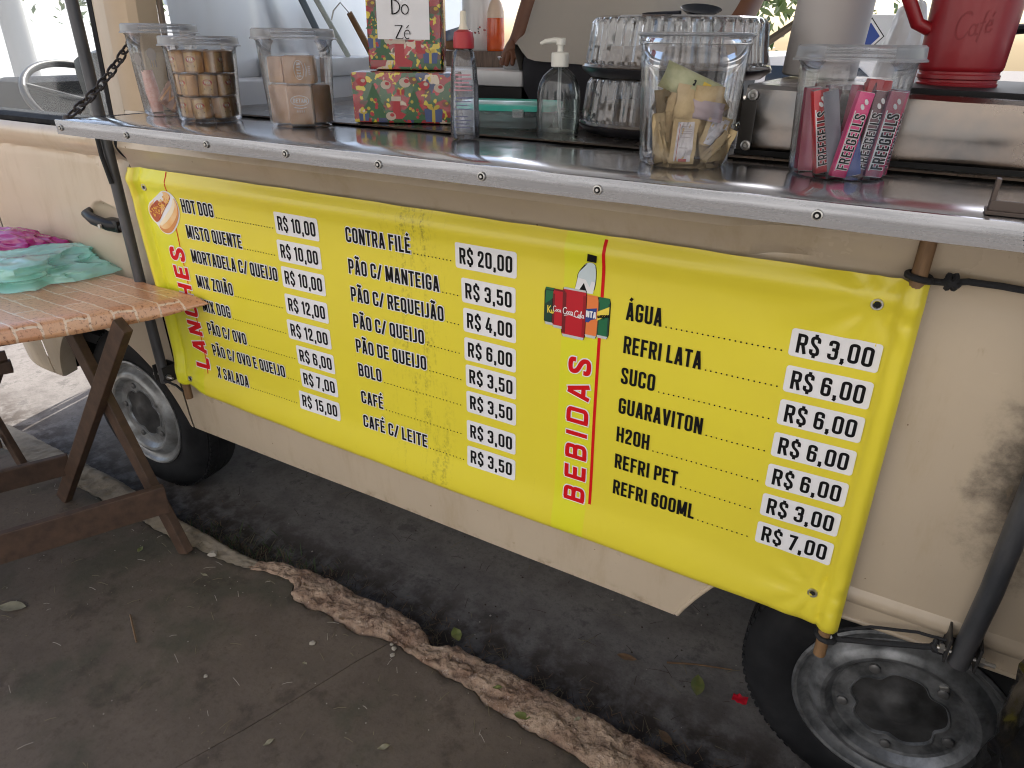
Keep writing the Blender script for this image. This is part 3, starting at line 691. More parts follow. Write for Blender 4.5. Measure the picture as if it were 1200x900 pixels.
menu(COL2, 1.135, [1.161, 1.090, 1.026, .961, .899, .836, .763, .697], .0338, .0525, 1.225, .06, .008, .87)
menu(COL3, 1.789, [1.113, 1.049, .987, .924, .861, .799, .737], .0338, .0475, 1.12, None, .0090, .86)
m = MB(); lettering(m, 'LANCHES', .560, .672, .058, bmap, .205, halo=.05, seg=.12, gap=.10, fit=.350, rot=True); m.build('section_title', [REDINK, WHITEINK], BAN, fix=False)
m = MB(); lettering(m, 'BEBIDAS', 1.728, .640, .046, bmap, .20, halo=.05, seg=.12, gap=.10, fit=.340, rot=True); m.build('section_title', [REDINK, WHITEINK], BAN, fix=False)
for x, w_, zt, zb in ((.549, .0036, 1.213, .660), (1.741, .0062, 1.208, .648)):
    m = MB(); ribbon(m, [(x, zt), (x, zb)], w_, bmap, 0, 0, .012, .0006); m.build('red_rule', REDINK, BAN, fix=False)
# hot dog picture
BUN = mat('print_bun', (.86, .62, .33), .4, col2=(.80, .42, .14), scale=26, contrast=(.3, .7)); BUNL = mat('print_bun_light', (.88, .76, .54), .4)
SAU = mat('print_sausage', (.34, .035, .015), .4, col2=(.50, .12, .03), scale=90); CORN = mat('print_corn', (.85, .52, .07), .4)
def p2(u, v): return (.452+(u-160)*.000365, 1.164-(v-340-.15*(u-400))*.000236)
def chaikin(P, n=2):
    for _ in range(n): P = [q for a, b in zip(P, P[1:]+P[:1]) for q in ((a[0]*.75+b[0]*.25, a[1]*.75+b[1]*.25), (a[0]*.25+b[0]*.75, a[1]*.25+b[1]*.75))]
    return P
def ppoly(m, pm, pts, mi, off, mp=bmap):
    if pm is p2: pts = chaikin(pts)
    m.poly([mp(*pm(*p), off*5-.0003) for p in pts], mi)
m = MB()
ppoly(m, p2, [(150, 560), (175, 470), (270, 400), (370, 322), (440, 335), (480, 390), (512, 500), (498, 620), (445, 715), (380, 790), (315, 812), (255, 775), (222, 690), (180, 650)], 4, .0003)
ppoly(m, p2, [(158, 560), (180, 485), (275, 415), (370, 335), (432, 348), (450, 410), (330, 540), (240, 690), (188, 640)], 0, .0004)
ppoly(m, p2, [(168, 560), (196, 500), (290, 428), (375, 352), (430, 360), (446, 410), (335, 545), (240, 690), (195, 630)], 2, .00045)
ppoly(m, p2, [(240, 712), (310, 640), (420, 525), (462, 430), (482, 402), (505, 500), (488, 610), (437, 702), (376, 776), (318, 798), (265, 772)], 6, .0005)
ppoly(m, p2, [(244, 706), (312, 634), (420, 520), (460, 425), (478, 398), (496, 480), (476, 585), (420, 672), (350, 738), (290, 752)], 0, .00055)
ppoly(m, p2, [(250, 698), (318, 626), (424, 514), (460, 424), (472, 404), (480, 470), (436, 568), (352, 660), (285, 715)], 1, .0006)
rr = random.Random(3)
for k in range(85):
    t = rr.random(); s_ = rr.uniform(-40, 40); u = lerp(212, 408, t)+s_*.62; v = lerp(585, 395, t)+s_*.85
    x, z = p2(u, v); a = rr.random()*3
    m.poly([bmap(x+q*.0024*math.cos(a)-p*.0010*math.sin(a), z+q*.0021*math.sin(a)+p*.0009*math.cos(a), .0031+k*1e-6) for q, p in ((-1, -1), (1, -1), (1, 1), (-1, 1))], 3 if k % 4 else 5)
m.build('hot_dog_picture', [BUN, BUNL, SAU, CORN, WHITEINK, mat('print_ham', (.60, .16, .05), .4), mat('print_crust', (.66, .26, .07), .4)], BAN, fix=False)
# drinks picture
CR = mat('print_can_red', (.50, .008, .02), .35); CRD = mat('print_can_dark', (.16, .008, .012), .35); CG = mat('print_can_green', (.01, .14, .055), .35); CGD = mat('print_can_deep_green', (.008, .05, .03), .35)
CO = mat('print_can_orange', (.78, .21, .05), .35); CB = mat('print_blue', (.015, .05, .25), .35); CS = mat('print_silver', (.55, .57, .58), .35); CY = mat('print_yellow', (.85, .68, .08), .35); CW = mat('print_bottle', (.58, .68, .72), .35); CK = BLACKINK
def p1(u, v): return (1.627+(u-65)*.000226, 1.182-(v-.15*(u-350)-61)*.00022)
PM = [CR, CRD, CG, CGD, CO, CB, CS, CY, CW, CK, WHITEINK, mat('print_can_shade', (.30, .006, .012), .35)]
m = MB()
def can(u0, u1, v0, v1, mi, off, top=6, bot=6, sl=.15):
    f = lambda u, v: (u, v+sl*(u-u0))
    body = [(u0+10, v0), (u1-10, v0), (u1, v0+38), (u1, v1-34), (u1-14, v1), (u0+14, v1), (u0, v1-34), (u0, v0+38)]
    ppoly(m, p1, [f(u+(5 if u > (u0+u1)/2 else -5), v) for u, v in body], 9, off-.00008)
    body = chaikin(body, 2)
    ppoly(m, p1, [f(*q) for q in body], mi, off)
    if mi in (0, 2): ppoly(m, p1, [f(u0, v0+40), f(u0+(u1-u0)*.16, v0+44), f(u0+(u1-u0)*.16, v1-30), f(u0, v1-34)], 1 if mi == 0 else 3, off+.00002); ppoly(m, p1, [f(u1-(u1-u0)*.13, v0+44), f(u1, v0+40), f(u1, v1-34), f(u1-(u1-u0)*.13, v1-30)], 11 if mi == 0 else 3, off+.00002)
    ppoly(m, p1, [f(u0+10, v0-3), f(u1-10, v0-3), f(u1-6, v0+14), f(u0+6, v0+14)], top, off+.00005)
    ppoly(m, p1, [f(u0+5, v1-22), f(u1-5, v1-22), f(u1-14, v1+2), f(u0+14, v1+2)], bot, off+.00005)
ppoly(m, p1, [(437, 80), (517, 100), (508, 160), (428, 145)], 9, .0003)
ppoly(m, p1, chaikin([(436, 150), (502, 166), (512, 240), (512, 330), (495, 425), (326, 400), (346, 300), (346, 250), (390, 190)], 2), 9, .00016)
ppoly(m, p1, chaikin([(440, 152), (498, 167), (506, 240), (506, 330), (490, 420), (332, 398), (352, 300), (352, 252), (396, 192)], 2), 8, .00022)
ppoly(m, p1, [(450, 175), (466, 180), (440, 262), (408, 255)], 10, .00026)
ppoly(m, p1, [(352, 285), (505, 325), (490, 425), (330, 405)], 10, .0003); ppoly(m, p1, [(408, 330), (440, 410), (368, 395)], 9, .00035)
can(65, 165, 372, 705, 3, .0004, 2, 6); ppoly(m, p1, [(75, 400), (150, 410), (140, 470), (70, 520)], 2, .00046)
can(540, 645, 448, 800, 2, .0004, 2, 6); ppoly(m, p1, [(540, 575), (640, 530), (640, 600), (540, 655)], 7, .00046)
can(436, 546, 430, 800, 4, .00045, 4, 6); ppoly(m, p1, [(440, 555), (535, 545), (530, 640), (490, 650), (470, 672), (440, 670)], 5, .00051)
can(140, 260, 385, 730, 0, .0005, 1, 6)
can(230, 440, 368, 806, 0, .00055, 6, 6)
def pm1(u, v, off): return bmap(u, v, off)
# lettering on the cans
x, z = p1(432, 640); 
lettering(m, 'NTA', *p1(446, 622), .0125, bmap, .22, 1.25, 10, off=.0035)
def script(mb, s, x, y, h, mapf, th, mi, off, slope=0):
    def arc(cx, cy, rx, ry, a0, a1, n=10): return [(cx+rx*math.cos(R(a0+(a1-a0)*k/n)), cy+ry*math.sin(R(a0+(a1-a0)*k/n))) for k in range(n+1)]
    g = {'C': (.62, [arc(.36, .5, .30, .52, 55, 300, 14)+[(.62, .25)], arc(.42, .85, .2, .2, 0, 160, 6)]), 'o': (.36, [arc(.18, .25, .14, .22, 0, 360, 12)]), 'c': (.32, [arc(.2, .25, .15, .23, 50, 310, 10)]),
         'a': (.40, [arc(.18, .25, .14, .22, 0, 360, 12), [(.34, .48), (.31, .2), (.36, .02), (.44, .06)]]), '-': (.22, [[(.03, .3), (.2, .33)]]), 'l': (.24, [[(.04, .1), (.12, .6), (.2, .95), (.15, 1.02), (.1, .85), (.09, .2), (.14, .02), (.24, .08)]]),
         'f': (.28, [[(.02, -.2), (.08, -.25), (.14, .2), (.2, .8), (.28, .9)], [(.04, .45), (.26, .47)]]), 'é': (.36, [[(.04, .25), (.28, .3), (.26, .46), (.14, .48), (.05, .28), (.1, .05), (.25, .02), (.36, .12)], [(.2, .62), (.3, .78)]]),
         'w': (.5, [[(.04, .48), (.08, .05), (.2, .05), (.25, .45), (.29, .05), (.4, .05), (.48, .48)]]), 'e': (.34, [[(.05, .25), (.28, .28), (.24, .46), (.12, .46), (.05, .25), (.1, .04), (.32, .1)]]), 'p': (.38, [[(.05, .5), (.07, -.3)], arc(.2, .25, .13, .22, 0, 360, 10)]), 's': (.28, [[(.25, .44), (.1, .44), (.08, .3), (.22, .2), (.2, .05), (.03, .05)]]), 'K': (.55, [[(.1, 1), (.12, 0)], [(.5, 1), (.15, .45)], [(.2, .5), (.5, 0)]]), 'u': (.4, [[(.05, .48), (.07, .06), (.2, .03), (.3, .2), (.32, .48), (.34, .05)]])}
    cx = 0; k = 0
    for ch in s:
        w_, st = g[ch]
        for q in st:
            ribbon(mb, q, th, lambda u, v, o, cx=cx: mapf(x+(cx+u)*h, y+v*h+(cx+u)*h*slope, o), mi, 0, None, off+k*1.5e-5); k += 1
        cx += w_
    return cx*h
script(m, 'Coca', *p1(238, 602), .0122, bmap, .115, 10, .0034, .05); script(m, 'Cola', *p1(342, 628), .0122, bmap, .115, 10, .0035, .05); ribbon(m, [p1(250, 618), p1(300, 610), p1(400, 640)], .0012, bmap, 10, 0, .01, .0034)
script(m, 'Coca', *p1(146, 582), .0100, bmap, .11, 10, .0032); script(m, 'Ku', *p1(90, 600), .0150, bmap, .13, 7, .0027)
script(m, 'weppes', *p1(545, 628), .0100, bmap, .15, 9, .0032, .22)
m.build('drinks_picture', PM, BAN, fix=False)
for x, z in ((.459, 1.168), (.463, .626), (2.178, 1.174), (2.184, .622)):
    m = MB(); P = Vector(bmap(x, z, 0)); m.lathe([(.0095, .0008), (.0085, -.0018), (.0062, -.0018), (.0052, .0002), (.0049, .0006)], P, 20, (R(-90), 0, 0)); m.lathe([(.0050, .0005), (0, .0005)], P+Vector((0, -.0012, 0)), 16, (R(-90), 0, 0), mi=1); m.build('grommet', [BOLT, GAP], BAN, smooth=40)
for x0, x1, z0, z1 in ((.4465, .420, .548, 1.20), (2.2330, 2.2215, .486, 1.322)):
    m = MB(); m.tube([(x0, -.0245, z0), (lerp(x0, x1, .35), -.0245, lerp(z0, z1, .35)), (x1, -.0245, min(z1, 1.2)), (x1, -.0245, z1+.001)], .0112, 14); m.build('dowel', WOODD, BAN, smooth=40)
# cords
CORD = mat('black_cord', (.016, .017, .02), .8, bump=.4, bscale=200, stretch=(1, 6, 6))
def cord(pts, r, label, knots=()):
    P = [Vector(p) for p in pts]; Q = []
    for i in range(len(P)-1):
        for k in range(8):
            t = k/8; q = P[i].lerp(P[i+1], t); q.z += .0012*nz(q.x*30, i); Q.append(q)
    Q.append(P[-1]); m = MB(); m.tube(Q, r, 8)
    for kp in knots:
        for j in range(3):
            kc = Vector(kp); a = j*1.1; m.tube([kc+Vector((.009*math.cos(t)*math.cos(a), .008*math.sin(t), .009*math.cos(t)*math.sin(a)+.003*math.sin(2*t))) for t in [2*PI*q/14 for q in range(14)]], r*.9, 6, closed=True)
    return tag(m.build('cord', CORD, smooth=40, org=P[0]), label, 'cord')
cord([(2.222+.0165*math.cos(R(a)), -.024+.0165*math.sin(R(a)), 1.219+.006*math.sin(R(a*.5))) for a in range(0, 361, 40)]+[(2.256, -.030, 1.222), (2.285, -.024, 1.226), (2.33, -.018, 1.224), (2.45, -.016, 1.222), (2.8, -.014, 1.222)], .0048, 'black cord knotted round the wooden dowel under the counter', [(2.262, -.029, 1.2225)])
cord([(2.236+.0165*math.cos(R(a)), -.022+.0165*math.sin(R(a)), .532) for a in range(0, 361, 40)]+[(2.262, -.024, .537), (2.33, -.026, .566), (2.39, -.027, .592), (2.418, -.028, .604)], .0052, 'black cord tying the bottom of the banner dowel to the pipe bracket', [(2.402, -.027, .597)])
cord([(2.24, -.02, .545), (2.30, -.012, .578), (2.37, -.012, .602), (2.412, -.02, .612)], .0028, 'thin black strap above the cord near the rear wheel')
cord([(.36, -.055, 1.318), (.350, -.055, 1.30), (.352, -.056, 1.24), (.364, -.054, 1.17)], .0058, 'black rag strip hanging from the pipe below the counter corner', [(.358, -.056, 1.312)])
cord([(.38, -.05, .60), (.41, -.035, .585), (.437, -.036, .575), (.452, -.02, .572)], .0036, 'black cord tying the banner to the foot of the grey pipe')
# chain
links = 12
A = Vector((.525, -.205, 1.3575)); B = Vector((.452, .032, 1.512))
chain = thing('chain', 'rusty dark chain holding up the left corner of the steel counter', 'chain', A)
CH = mat('chain_iron', (.05, .042, .038), .5, .7, bump=.1)
for i in range(links):
    t = (i+.5)/links; p = A.lerp(B, t); p.z -= .012*math.sin(PI*t); d = (B-A).normalized(); d.z -= .012*PI*math.cos(PI*t)/(B-A).length; d.normalize()
    x = d.cross(Vector((0, 0, 1))).normalized(); y = x.cross(d)
    if i % 2: x, y = y, x
    hl, hw = .0170, .0082
    pts = [p+d*(s_*(hl-hw)+hw*math.sin(a))+x*hw*math.cos(a) for s_, a in [(1, R(q)) for q in range(0, 181, 36)]+[(-1, R(q)) for q in range(180, 361, 36)]]
    m = MB(); m.tube(pts, .0027, 6, closed=True); m.build('chain_link', CH, chain, smooth=40)
m = MB(); m.lathe([(0, .008), (.008, .007), (.011, 0)], A+Vector((-.006, -.004, -.006)), 12); m.build('anchor_ring', CH, chain, smooth=40)
# ================================================================ ON THE COUNTER
ZC = 1.3535
JAR = plastic('clear_jar', (.985, .988, .992), .045, .06, .8); LID = plastic('frosted_lid', (.93, .94, .96), .38, .2, .8)
FILM = plastic('wrapper_film', (.98, .98, .98), .035, .10, 1.3)
RV = Vector((.869, .494, 0)); TV = Vector((.494, -.869, 0))          # across / towards the customer
def jar(name, c, label, lid=True, rb=.0645, rt=.0735, h=.163, zb=ZC):
    c = Vector(c); o = thing(name, label, 'jar', c, 'clear plastic tubs on the counter')
    m = MB(); rr = lambda z: lerp(rb, rt, z/h)
    prof = [(0, .004), (rb*.8, .003), (rb-.004, .0), (rb, .004)]+[(rr(z), z) for z in (.02, .05, .09, .13, h-.014)]+[(rt+.0015, h-.012), (rt+.0015, h-.004), (rt+.0045, h-.001), (rt+.0045, h+.001), (rt+.0005, h+.0015), (rt-.001, h-.002)]
    m.lathe(prof, c, 56, rfun=lambda r, z, t: r*(1+.004*math.sin(3*t+z*30)))
    m.build('tub', JAR, o, smooth=50)
    m = MB(); m.tube([c+Vector(((rt+.003)*math.cos(t), (rt+.003)*math.sin(t), h)) for t in [2*PI*k/56 for k in range(56)]], .0022, 8, closed=True); m.build('rim', LID, o, smooth=50)
    if lid:
        m = MB(); q = rt+.0055
        m.lathe([(0, h+.004), (q-.012, h+.004), (q-.009, h+.008), (q-.003, h+.0085), (q, h+.006), (q+.001, h-.007), (q+.004, h-.009), (q+.004, h-.011), (q, h-.011)], c, 72, rfun=lambda r, z, t: r+(.0009*math.sin(36*t) if z < h else 0))
        m.build('lid', LID, o, smooth=40)
    return o
J1, J2, J3, J4, J5 = (.626, -.016), (.801, -.054), (1.036, -.012), (1.868, -.050), (2.083, -.022)
jar('plastic_tub', (*J1, ZC), 'clear lidded tub with a few loose snacks, leftmost and furthest back on the counter', h=.180)
jar('plastic_tub', (*J2, ZC), 'clear lidded tub packed with three rows of small tan candies', h=.157)
jar('plastic_tub', (*J3, ZC), 'clear lidded tub of large brown wrapped sweets, beside the wrapped boxes', rt=.075, h=.172)
jar('plastic_tub', (*J4, ZC), 'open clear tub without a lid, holding paper sachets and a banknote', False, .066, .0775, .175)
jar('plastic_tub', (*J5, ZC), 'clear lidded tub full of pink and red candy sticks', h=.156)
# --- tub of candy sticks
def stick(s, d, lean, col, txt, label, z=.006, L=.108, wd=.0205, yaw=0, tilt=0):
    base = Vector((*J5, ZC+z))+RV*s+TV*d
    rot = Matrix.Rotation(R(29.6+yaw), 3, 'Z')@Matrix.Rotation(R(lean), 3, 'Y')@Matrix.Rotation(R(tilt), 3, 'X')
    o = thing('candy_stick', label, 'candy', base, 'candy sticks in the right tub')
    cm = mat('candy_'+col, {'pink': (.72, .012, .19), 'red': (.42, .008, .016), 'crimson': (.32, .006, .055), 'plum': (.09, .012, .03), 'blue': (.012, .045, .24), 'grey': (.20, .215, .26), 'brown': (.20, .05, .035)}[col], .28, coat=.4, bump=.1, bscale=90)
    m = MB(); t_ = .012
    m.box(base+rot@Vector((0, 0, L/2)), (wd, t_, L), rot, 0, .0022); m.build('wrapper', cm, o, smooth=40)
    m = MB(); 
    for zz in (.002, L-.002): m.box(base+rot@Vector((0, 0, zz)), (wd*.9, t_*.75, .004), rot)
    m.build('folded_end', mat('foil', (.62, .60, .62), .3, .8), o)
    mp = lambda u, v, off: base+rot@Vector((u, -t_/2-.0002-off, v))
    if txt:
        m = MB(); m.poly([mp(-wd*.30, .010, .0001), mp(wd*.10, .010, .0001), mp(wd*.36, L*.80, .0001), mp(-wd*.10, L*.80, .0001)][:0] or [mp(-wd*.42, .008, .0001), mp(-wd*.36, .008, .0001), mp(-wd*.36, L*.78, .0001), mp(-wd*.42, L*.78, .0001)], 1)
        lettering(m, txt, wd*.36, .010, wd*.70, mp, .15, halo=.05, seg=None, off=.0004, fit=L*.66, rot=True)
        for q in (0, 1): disc(m, mp, -.001+.003*q, L*(.83+.06*q), .0024, .004, 8, 1, .0003, .6)
        m.build('brand_print', INK, o, fix=False)
    return o
stick(-.034, .034, -13, 'red', 'FREEGELLS', 'red candy stick leaning left, leftmost in the right tub')
stick(-.020, .052, 8, 'pink', 'FREEGELLS', 'bright pink candy stick leaning right at the front of its tub', z=.003)
stick(-.018, .036, -15, 'grey', '', 'blue and grey candy stick behind the bright pink one', z=.006)
stick(.004, .044, -14, 'blue', '', 'dark blue candy stick showing low beside the pink one', z=.004, L=.06)
stick(.012, .040, 5, 'plum', 'FREEGELLS', 'dark plum candy stick right of the bright pink one', z=.003)
stick(.030, .046, 5, 'crimson', 'FREEGELLS', 'crimson candy stick with bold lettering, third from the right in its tub', z=.003, wd=.024)
stick(.046, .030, 4, 'crimson', 'FREEGELLS', 'narrow crimson candy stick, second from the right in its tub', z=.003, yaw=20)
stick(-.046, .008, -4, 'crimson', '', 'crimson candy stick against the left wall of its tub', z=.004, yaw=-30)
stick(.016, .010, 4, 'red', '', 'tall red candy stick in the middle of the right tub', z=.012, L=.112)
stick(.052, .004, 4, 'brown', 'FREEGELLS', 'reddish brown candy stick against the right wall of its tub', z=.003, yaw=30)
for k, (s_, d_, ln, cl) in enumerate(((-.044, -.012, -3, 'crimson'), (-.02, -.02, 2, 'plum'), (.005, .0, 3, 'crimson'), (.03, -.02, 4, 'red'), (.018, .015, 6, 'plum'), (.038, .016, 5, 'red'))):
    stick(s_, d_, ln, cl, '', 'dark red candy stick half hidden behind the front row in the right tub', z=.004+.002*k, yaw=15*k)
m = MB(); b0 = Vector((*J5, ZC))+RV*(-.026)+TV*.012
m.grid(lambda u, v: b0+RV*(lerp(-.010, .012, u/4)+.002*nz(v, u))+Vector((0, 0, .104+.036*v/6))+TV*(.004*nz(u*.8, v*.7, 3)), 5, 7); o = m.build('foil_scrap', FILM, smooth=60, org=b0+Vector((0, 0, .1))); tag(o, 'crumpled clear wrapper sticking up above the candy sticks', 'wrapper')

# --- tub of tan candies
TAN = mat('tan_candy', (.55, .29, .09), .5, col2=(.36, .17, .05), scale=40, coat=.5, bump=.15, bscale=70); TANL = mat('tan_label', (.66, .42, .17), .45, col2=(.50, .28, .10), scale=80, bump=.2, bscale=90)
LOGO = mat('logo_red', (.42, .02, .02), .5); CLB = mat('candy_foil', (.55, .48, .40), .25, .3, col2=(.72, .68, .62), scale=70)
protoA = None
def copy_tree(o):
    c = o.copy(); C.objects.link(c); c.parent = None
    for ch in o.children:
        d = ch.copy(); C.objects.link(d); d.parent = c
        for g in ch.children:
            e = g.copy(); C.objects.link(e); e.parent = d
    return c
def candyA():
    o = thing('wrapped_candy', 'small tan wrapped candy packed in rows in the second tub from the left', 'candy', (0, 0, 0), 'tan candies in their tub')
    m = MB(); m.lathe([(0, 0), (.016, 0), (.0185, .002), (.0185, .040), (.016, .042), (0, .042)], (0, 0, 0), 20, rfun=lambda r, z, t: r*(1+.05*math.sin(4*t+z*50)))
    m.build('candy', TAN, o, smooth=40)
    m = MB(); mp = lambda u, v, off: (.0190*math.sin(u/.019), -.0196*math.cos(u/.019)-off, v)
    P = [mp(-.013, .006, 0), mp(-.013, .036, 0)]
    m.grid(lambda u, v: mp(lerp(-.013, .013, u/8), lerp(.004, .038, v), 0), 9, 2, 0)
    disc(m, mp, .002, .026, .0095, .0062, 16, 1, .0004); m.poly([mp(-.005, .012, .0004), mp(.009, .012, .0004), mp(.009, .0145, .0004), mp(-.005, .0145, .0004)], 2)
    for k in range(3): ribbon(m, [(-.003+k*.004, .024), (-.002+k*.004, .028)], .0010, mp, 3, 0, None, .0006)
    m.build('label_print', [TANL, LOGO, BLACKINK, WHITEINK], o, fix=False)
    m = MB(); m.grid(lambda u, v: (.0202*math.cos(u*.24-.4+3.6)+.001*nz(u, v), .0202*math.sin(u*.24-.4+3.6), lerp(0, .043, v/4)), 9, 5); m.build('wrapper', FILM, o, smooth=60)
    return o
ca = candyA(); first = True
for row in range(3):
    n_ = 7 if row else 6; rad = .040+row*.0015
    for k in range(n_+1):
        a = -1.05+2*PI*k/n_+row*.45
        x, y = (J2[0]+rad*math.cos(a), J2[1]+rad*math.sin(a)) if k < n_ else (J2[0], J2[1])
        o = ca if first else copy_tree(ca); first = False
        o.location = (x, y, ZC+.005+row*.0455); o.rotation_euler = (rnd.uniform(-.08, .08), rnd.uniform(-.08, .08), a+PI/2+rnd.uniform(-.5, .5))
# --- tub of brown sweets
BR = mat('brown_sweet', (.36, .145, .035), .42, col2=(.50, .25, .08), scale=24, coat=.6, bump=.15, bscale=45)
def candyB(w_, h_, label, pos, yaw, ov=None, rotov=False):
    o = thing('wrapped_sweet', label, 'sweet', pos, 'brown sweets in their tub')
    P = Vector(pos); rot = Matrix.Rotation(R(yaw), 3, 'Z')
    m = MB(); m.box(P+Vector((0, 0, h_/2)), (w_, w_*.8, h_), rot, 0, .006); m.build('sweet', BR, o, smooth=50)
    mp = lambda u, v, off: P+rot@Vector((u, -w_*.4-.0006-off, v))
    if ov:
        m = MB(); cx, cz = ov
        if rotov: mq = lambda u, v, off: mp(cx-(v), cz+u, off)
        else: mq = lambda u, v, off: mp(cx+u, cz+v, off)
        ribbon(m, [(.0175*math.cos(t), .0092*math.sin(t)) for t in [2*PI*k/30 for k in range(31)]], .0011, mq, 1, 0, None, .0002)
        lettering(m, 'GETAN', -.0135, -.0038, .0078, mq, .17, mi=1, seg=None, off=.0003, fit=.027)
        ribbon(m, [(-.012, -.0125), (0, -.0145), (.012, -.0125)], .0012, mq, 1, 0, None, .0002)
        for q in range(5): ribbon(m, [(-.008+q*.0035, -.022), (-.007+q*.0035, -.018)], .0008, mq, 1, 0, None, .0002)
        m.build('brand_print', INK, o, fix=False)
    m = MB(); m.grid(lambda u, v: P+rot@Vector((lerp(-w_*.54, w_*.54, u/6), -w_*.4-.003-.004*abs(nz(u*.9, v*.9, w_*99)), lerp(-.001, h_+.004, v/5))), 7, 6); m.build('wrapper', FILM, o, smooth=30)
B3 = Vector((*J3, ZC+.005))
candyB(.048, .074, 'brown sweet with a printed oval, front of the lower layer in its tub', B3+TV*.038+RV*.012, 38, (.0, .046))
candyB(.044, .074, 'brown sweet at the lower left of its tub', B3-RV*.030+TV*.018, 15)
candyB(.044, .074, 'brown sweet at the lower right of its tub', B3+RV*.036-TV*.004, 75)
candyB(.040, .074, 'brown sweet at the back of the lower layer in its tub', B3-TV*.036-RV*.006, 20)
candyB(.060, .052, 'wide brown sweet with a sideways printed oval in the upper layer of its tub', B3+TV*.026+RV*.014+Vector((0, 0, .076)), 36, (.001, .026), True)
candyB(.036, .050, 'narrow brown sweet at the upper left of its tub', B3-RV*.036+TV*.004+Vector((0, 0, .076)), 10)
candyB(.048, .050, 'brown sweet at the back of the upper layer in its tub', B3-TV*.034+Vector((0, 0, .076)), 30)
# --- leftmost tub: loose snacks
B1 = Vector((*J1, ZC+.005))
m = MB(); a = B1-RV*.03+TV*.02; m.tube([a, a+Vector((-.006, 0, .045)), a+Vector((-.012, 0, .088))], [.013, .015, .012], 12); tag(m.build('snack_bar', mat('pink_wrap', (.62, .26, .20), .3, col2=(.75, .48, .42), scale=60, coat=.5, bump=.2, bscale=60), smooth=40, org=a), 'pinkish wrapped snack standing upright in the leftmost tub', 'snack')
m = MB(); a = B1+RV*.016+TV*.03+Vector((0, 0, .034)); rt_ = Matrix.Rotation(R(30), 3, 'Z')@Matrix.Rotation(R(38), 3, 'Y'); m.box(a, (.046, .02, .056), rt_, 0, .004); o = m.build('chocolate_cake_bar', mat('choc_wrap', (.12, .04, .02), .3, col2=(.22, .09, .04), scale=40, coat=.7), smooth=40, org=a-Vector((0, 0, .03))); tag(o, 'dark brown wrapped bar tilted in the bottom of the leftmost tub', 'snack')
m = MB(); mp = lambda u, v, off: a+rt_@Vector((u, -.0102-off, v))
for q in ([(-.016, -.02), (-.012, .02), (0, -.008), (.012, .02), (.016, -.02)],): ribbon(m, q, .005, mp, 0, 0, None, .0003)
pr = m.build('brand_print', mat('print_tan', (.45, .22, .09), .4), o, fix=False)
for (s_, z_, lb) in ((-.034, .118, 'grey printed sticker high on the leftmost tub, nearer the chain'), (.006, .128, 'grey fork shaped sticker on the leftmost tub')):
    m = MB(); rj = lambda z: lerp(.0645, .0735, z/.163)+.0008
    def jm(u, v, off): 
        a0 = R(-60.4)+ (u)/.078; return (J1[0]+(rj(v)+off)*math.cos(a0), J1[1]+(rj(v)+off)*math.sin(a0), ZC+v)
    disc(m, jm, s_, z_, .011, .013, 14)
    for q in (-.006, 0, .006): m.grid(lambda u, v: jm(s_+q+(u-.5)*.0028, z_-.010-.016*v/3, 0), 2, 4)
    tag(m.build('tub_sticker', mat('sticker_grey', (.24, .22, .21), .5), org=(J1[0], J1[1], ZC+z_)), lb, 'sticker')
# --- open tub: sachets, folded notes
B4 = Vector((*J4, ZC+.005)); PAP = mat('cream_paper', (.62, .48, .27), .7, col2=(.46, .33, .17), scale=45, bump=.3, bscale=60); PAPW = mat('white_label', (.74, .72, .74), .6, col2=(.64, .60, .62), scale=60)
def sachet(pos, yaw, lean, tilt, w_, h_, label, mt=PAP, lab=None):
    P = Vector(pos); rot = Matrix.Rotation(R(29.6+yaw), 3, 'Z')@Matrix.Rotation(R(lean), 3, 'Y')@Matrix.Rotation(R(tilt), 3, 'X')
    o = thing('paper_sachet', label, 'sachet', P, 'papers in the open tub'); sd_ = rnd.random()*50
    m = MB(); fr = lambda u, v, s_: P+rot@Vector((lerp(-w_/2, w_/2, u/6), s_*(.0035*math.sin(PI*u/6)*math.sin(PI*v/6)+.001)+.007*nz(u*.9, v*.7, sd_), lerp(0, h_, v/6)))
    m.grid(lambda u, v: fr(u, v, -1), 7, 7); m.grid(lambda u, v: fr(u, v, 1), 7, 7); m.build('paper', mt, o, smooth=60)
    if lab:
        m = MB(); f2 = lambda u, v: P+rot@Vector((lerp(-w_/2, w_/2, u/6)*.68, -(.0035*math.sin(PI*(.16+.68*u/6))*math.sin(PI*v/6)+.0024)+.007*nz((.16*6+.68*u)*.9, v*.7, sd_), lerp(h_*.06, h_*.94, v/6)))
        m.grid(f2, 7, 7)
        g = lambda u, v, off: P+rot@Vector((u, -.0068-off, v))
        if lab == 2:
            for q in range(4): ribbon(m, [(-w_*.2, h_*(.85-.05*q)), (w_*.22, h_*(.85-.05*q))], .0007, g, 1)
            ribbon(m, [(-w_*.2, h_*.38), (w_*.2, h_*.38)], .0009, g, 1); ribbon(m, [(-w_*.2, h_*.62), (w_*.2, h_*.62)], .0006, g, 1)
            ribbon(m, [(-w_*.16, h_*.10), (w_*.16, h_*.10)], .004, g, 2); ribbon(m, [(-w_*.27, h_*.1), (-w_*.27, h_*.9)], .0008, g, 2)
        m.build('label', [PAPW, mat('faint_ink', (.35, .30, .30), .6), mat('faint_red', (.45, .10, .09), .6)], o, fix=False)
sachet(B4+TV*.050-RV*.014, 0, 1, 4, .036, .062, 'cream sachet with a tall white label, front centre of the open tub', PAP, 2)
sachet(B4+TV*.036+RV*.030+Vector((0, 0, .022)), 0, 14, 6, .036, .044, 'cream sachet with a smaller tilted white label, right of the tall one', PAP, 1)
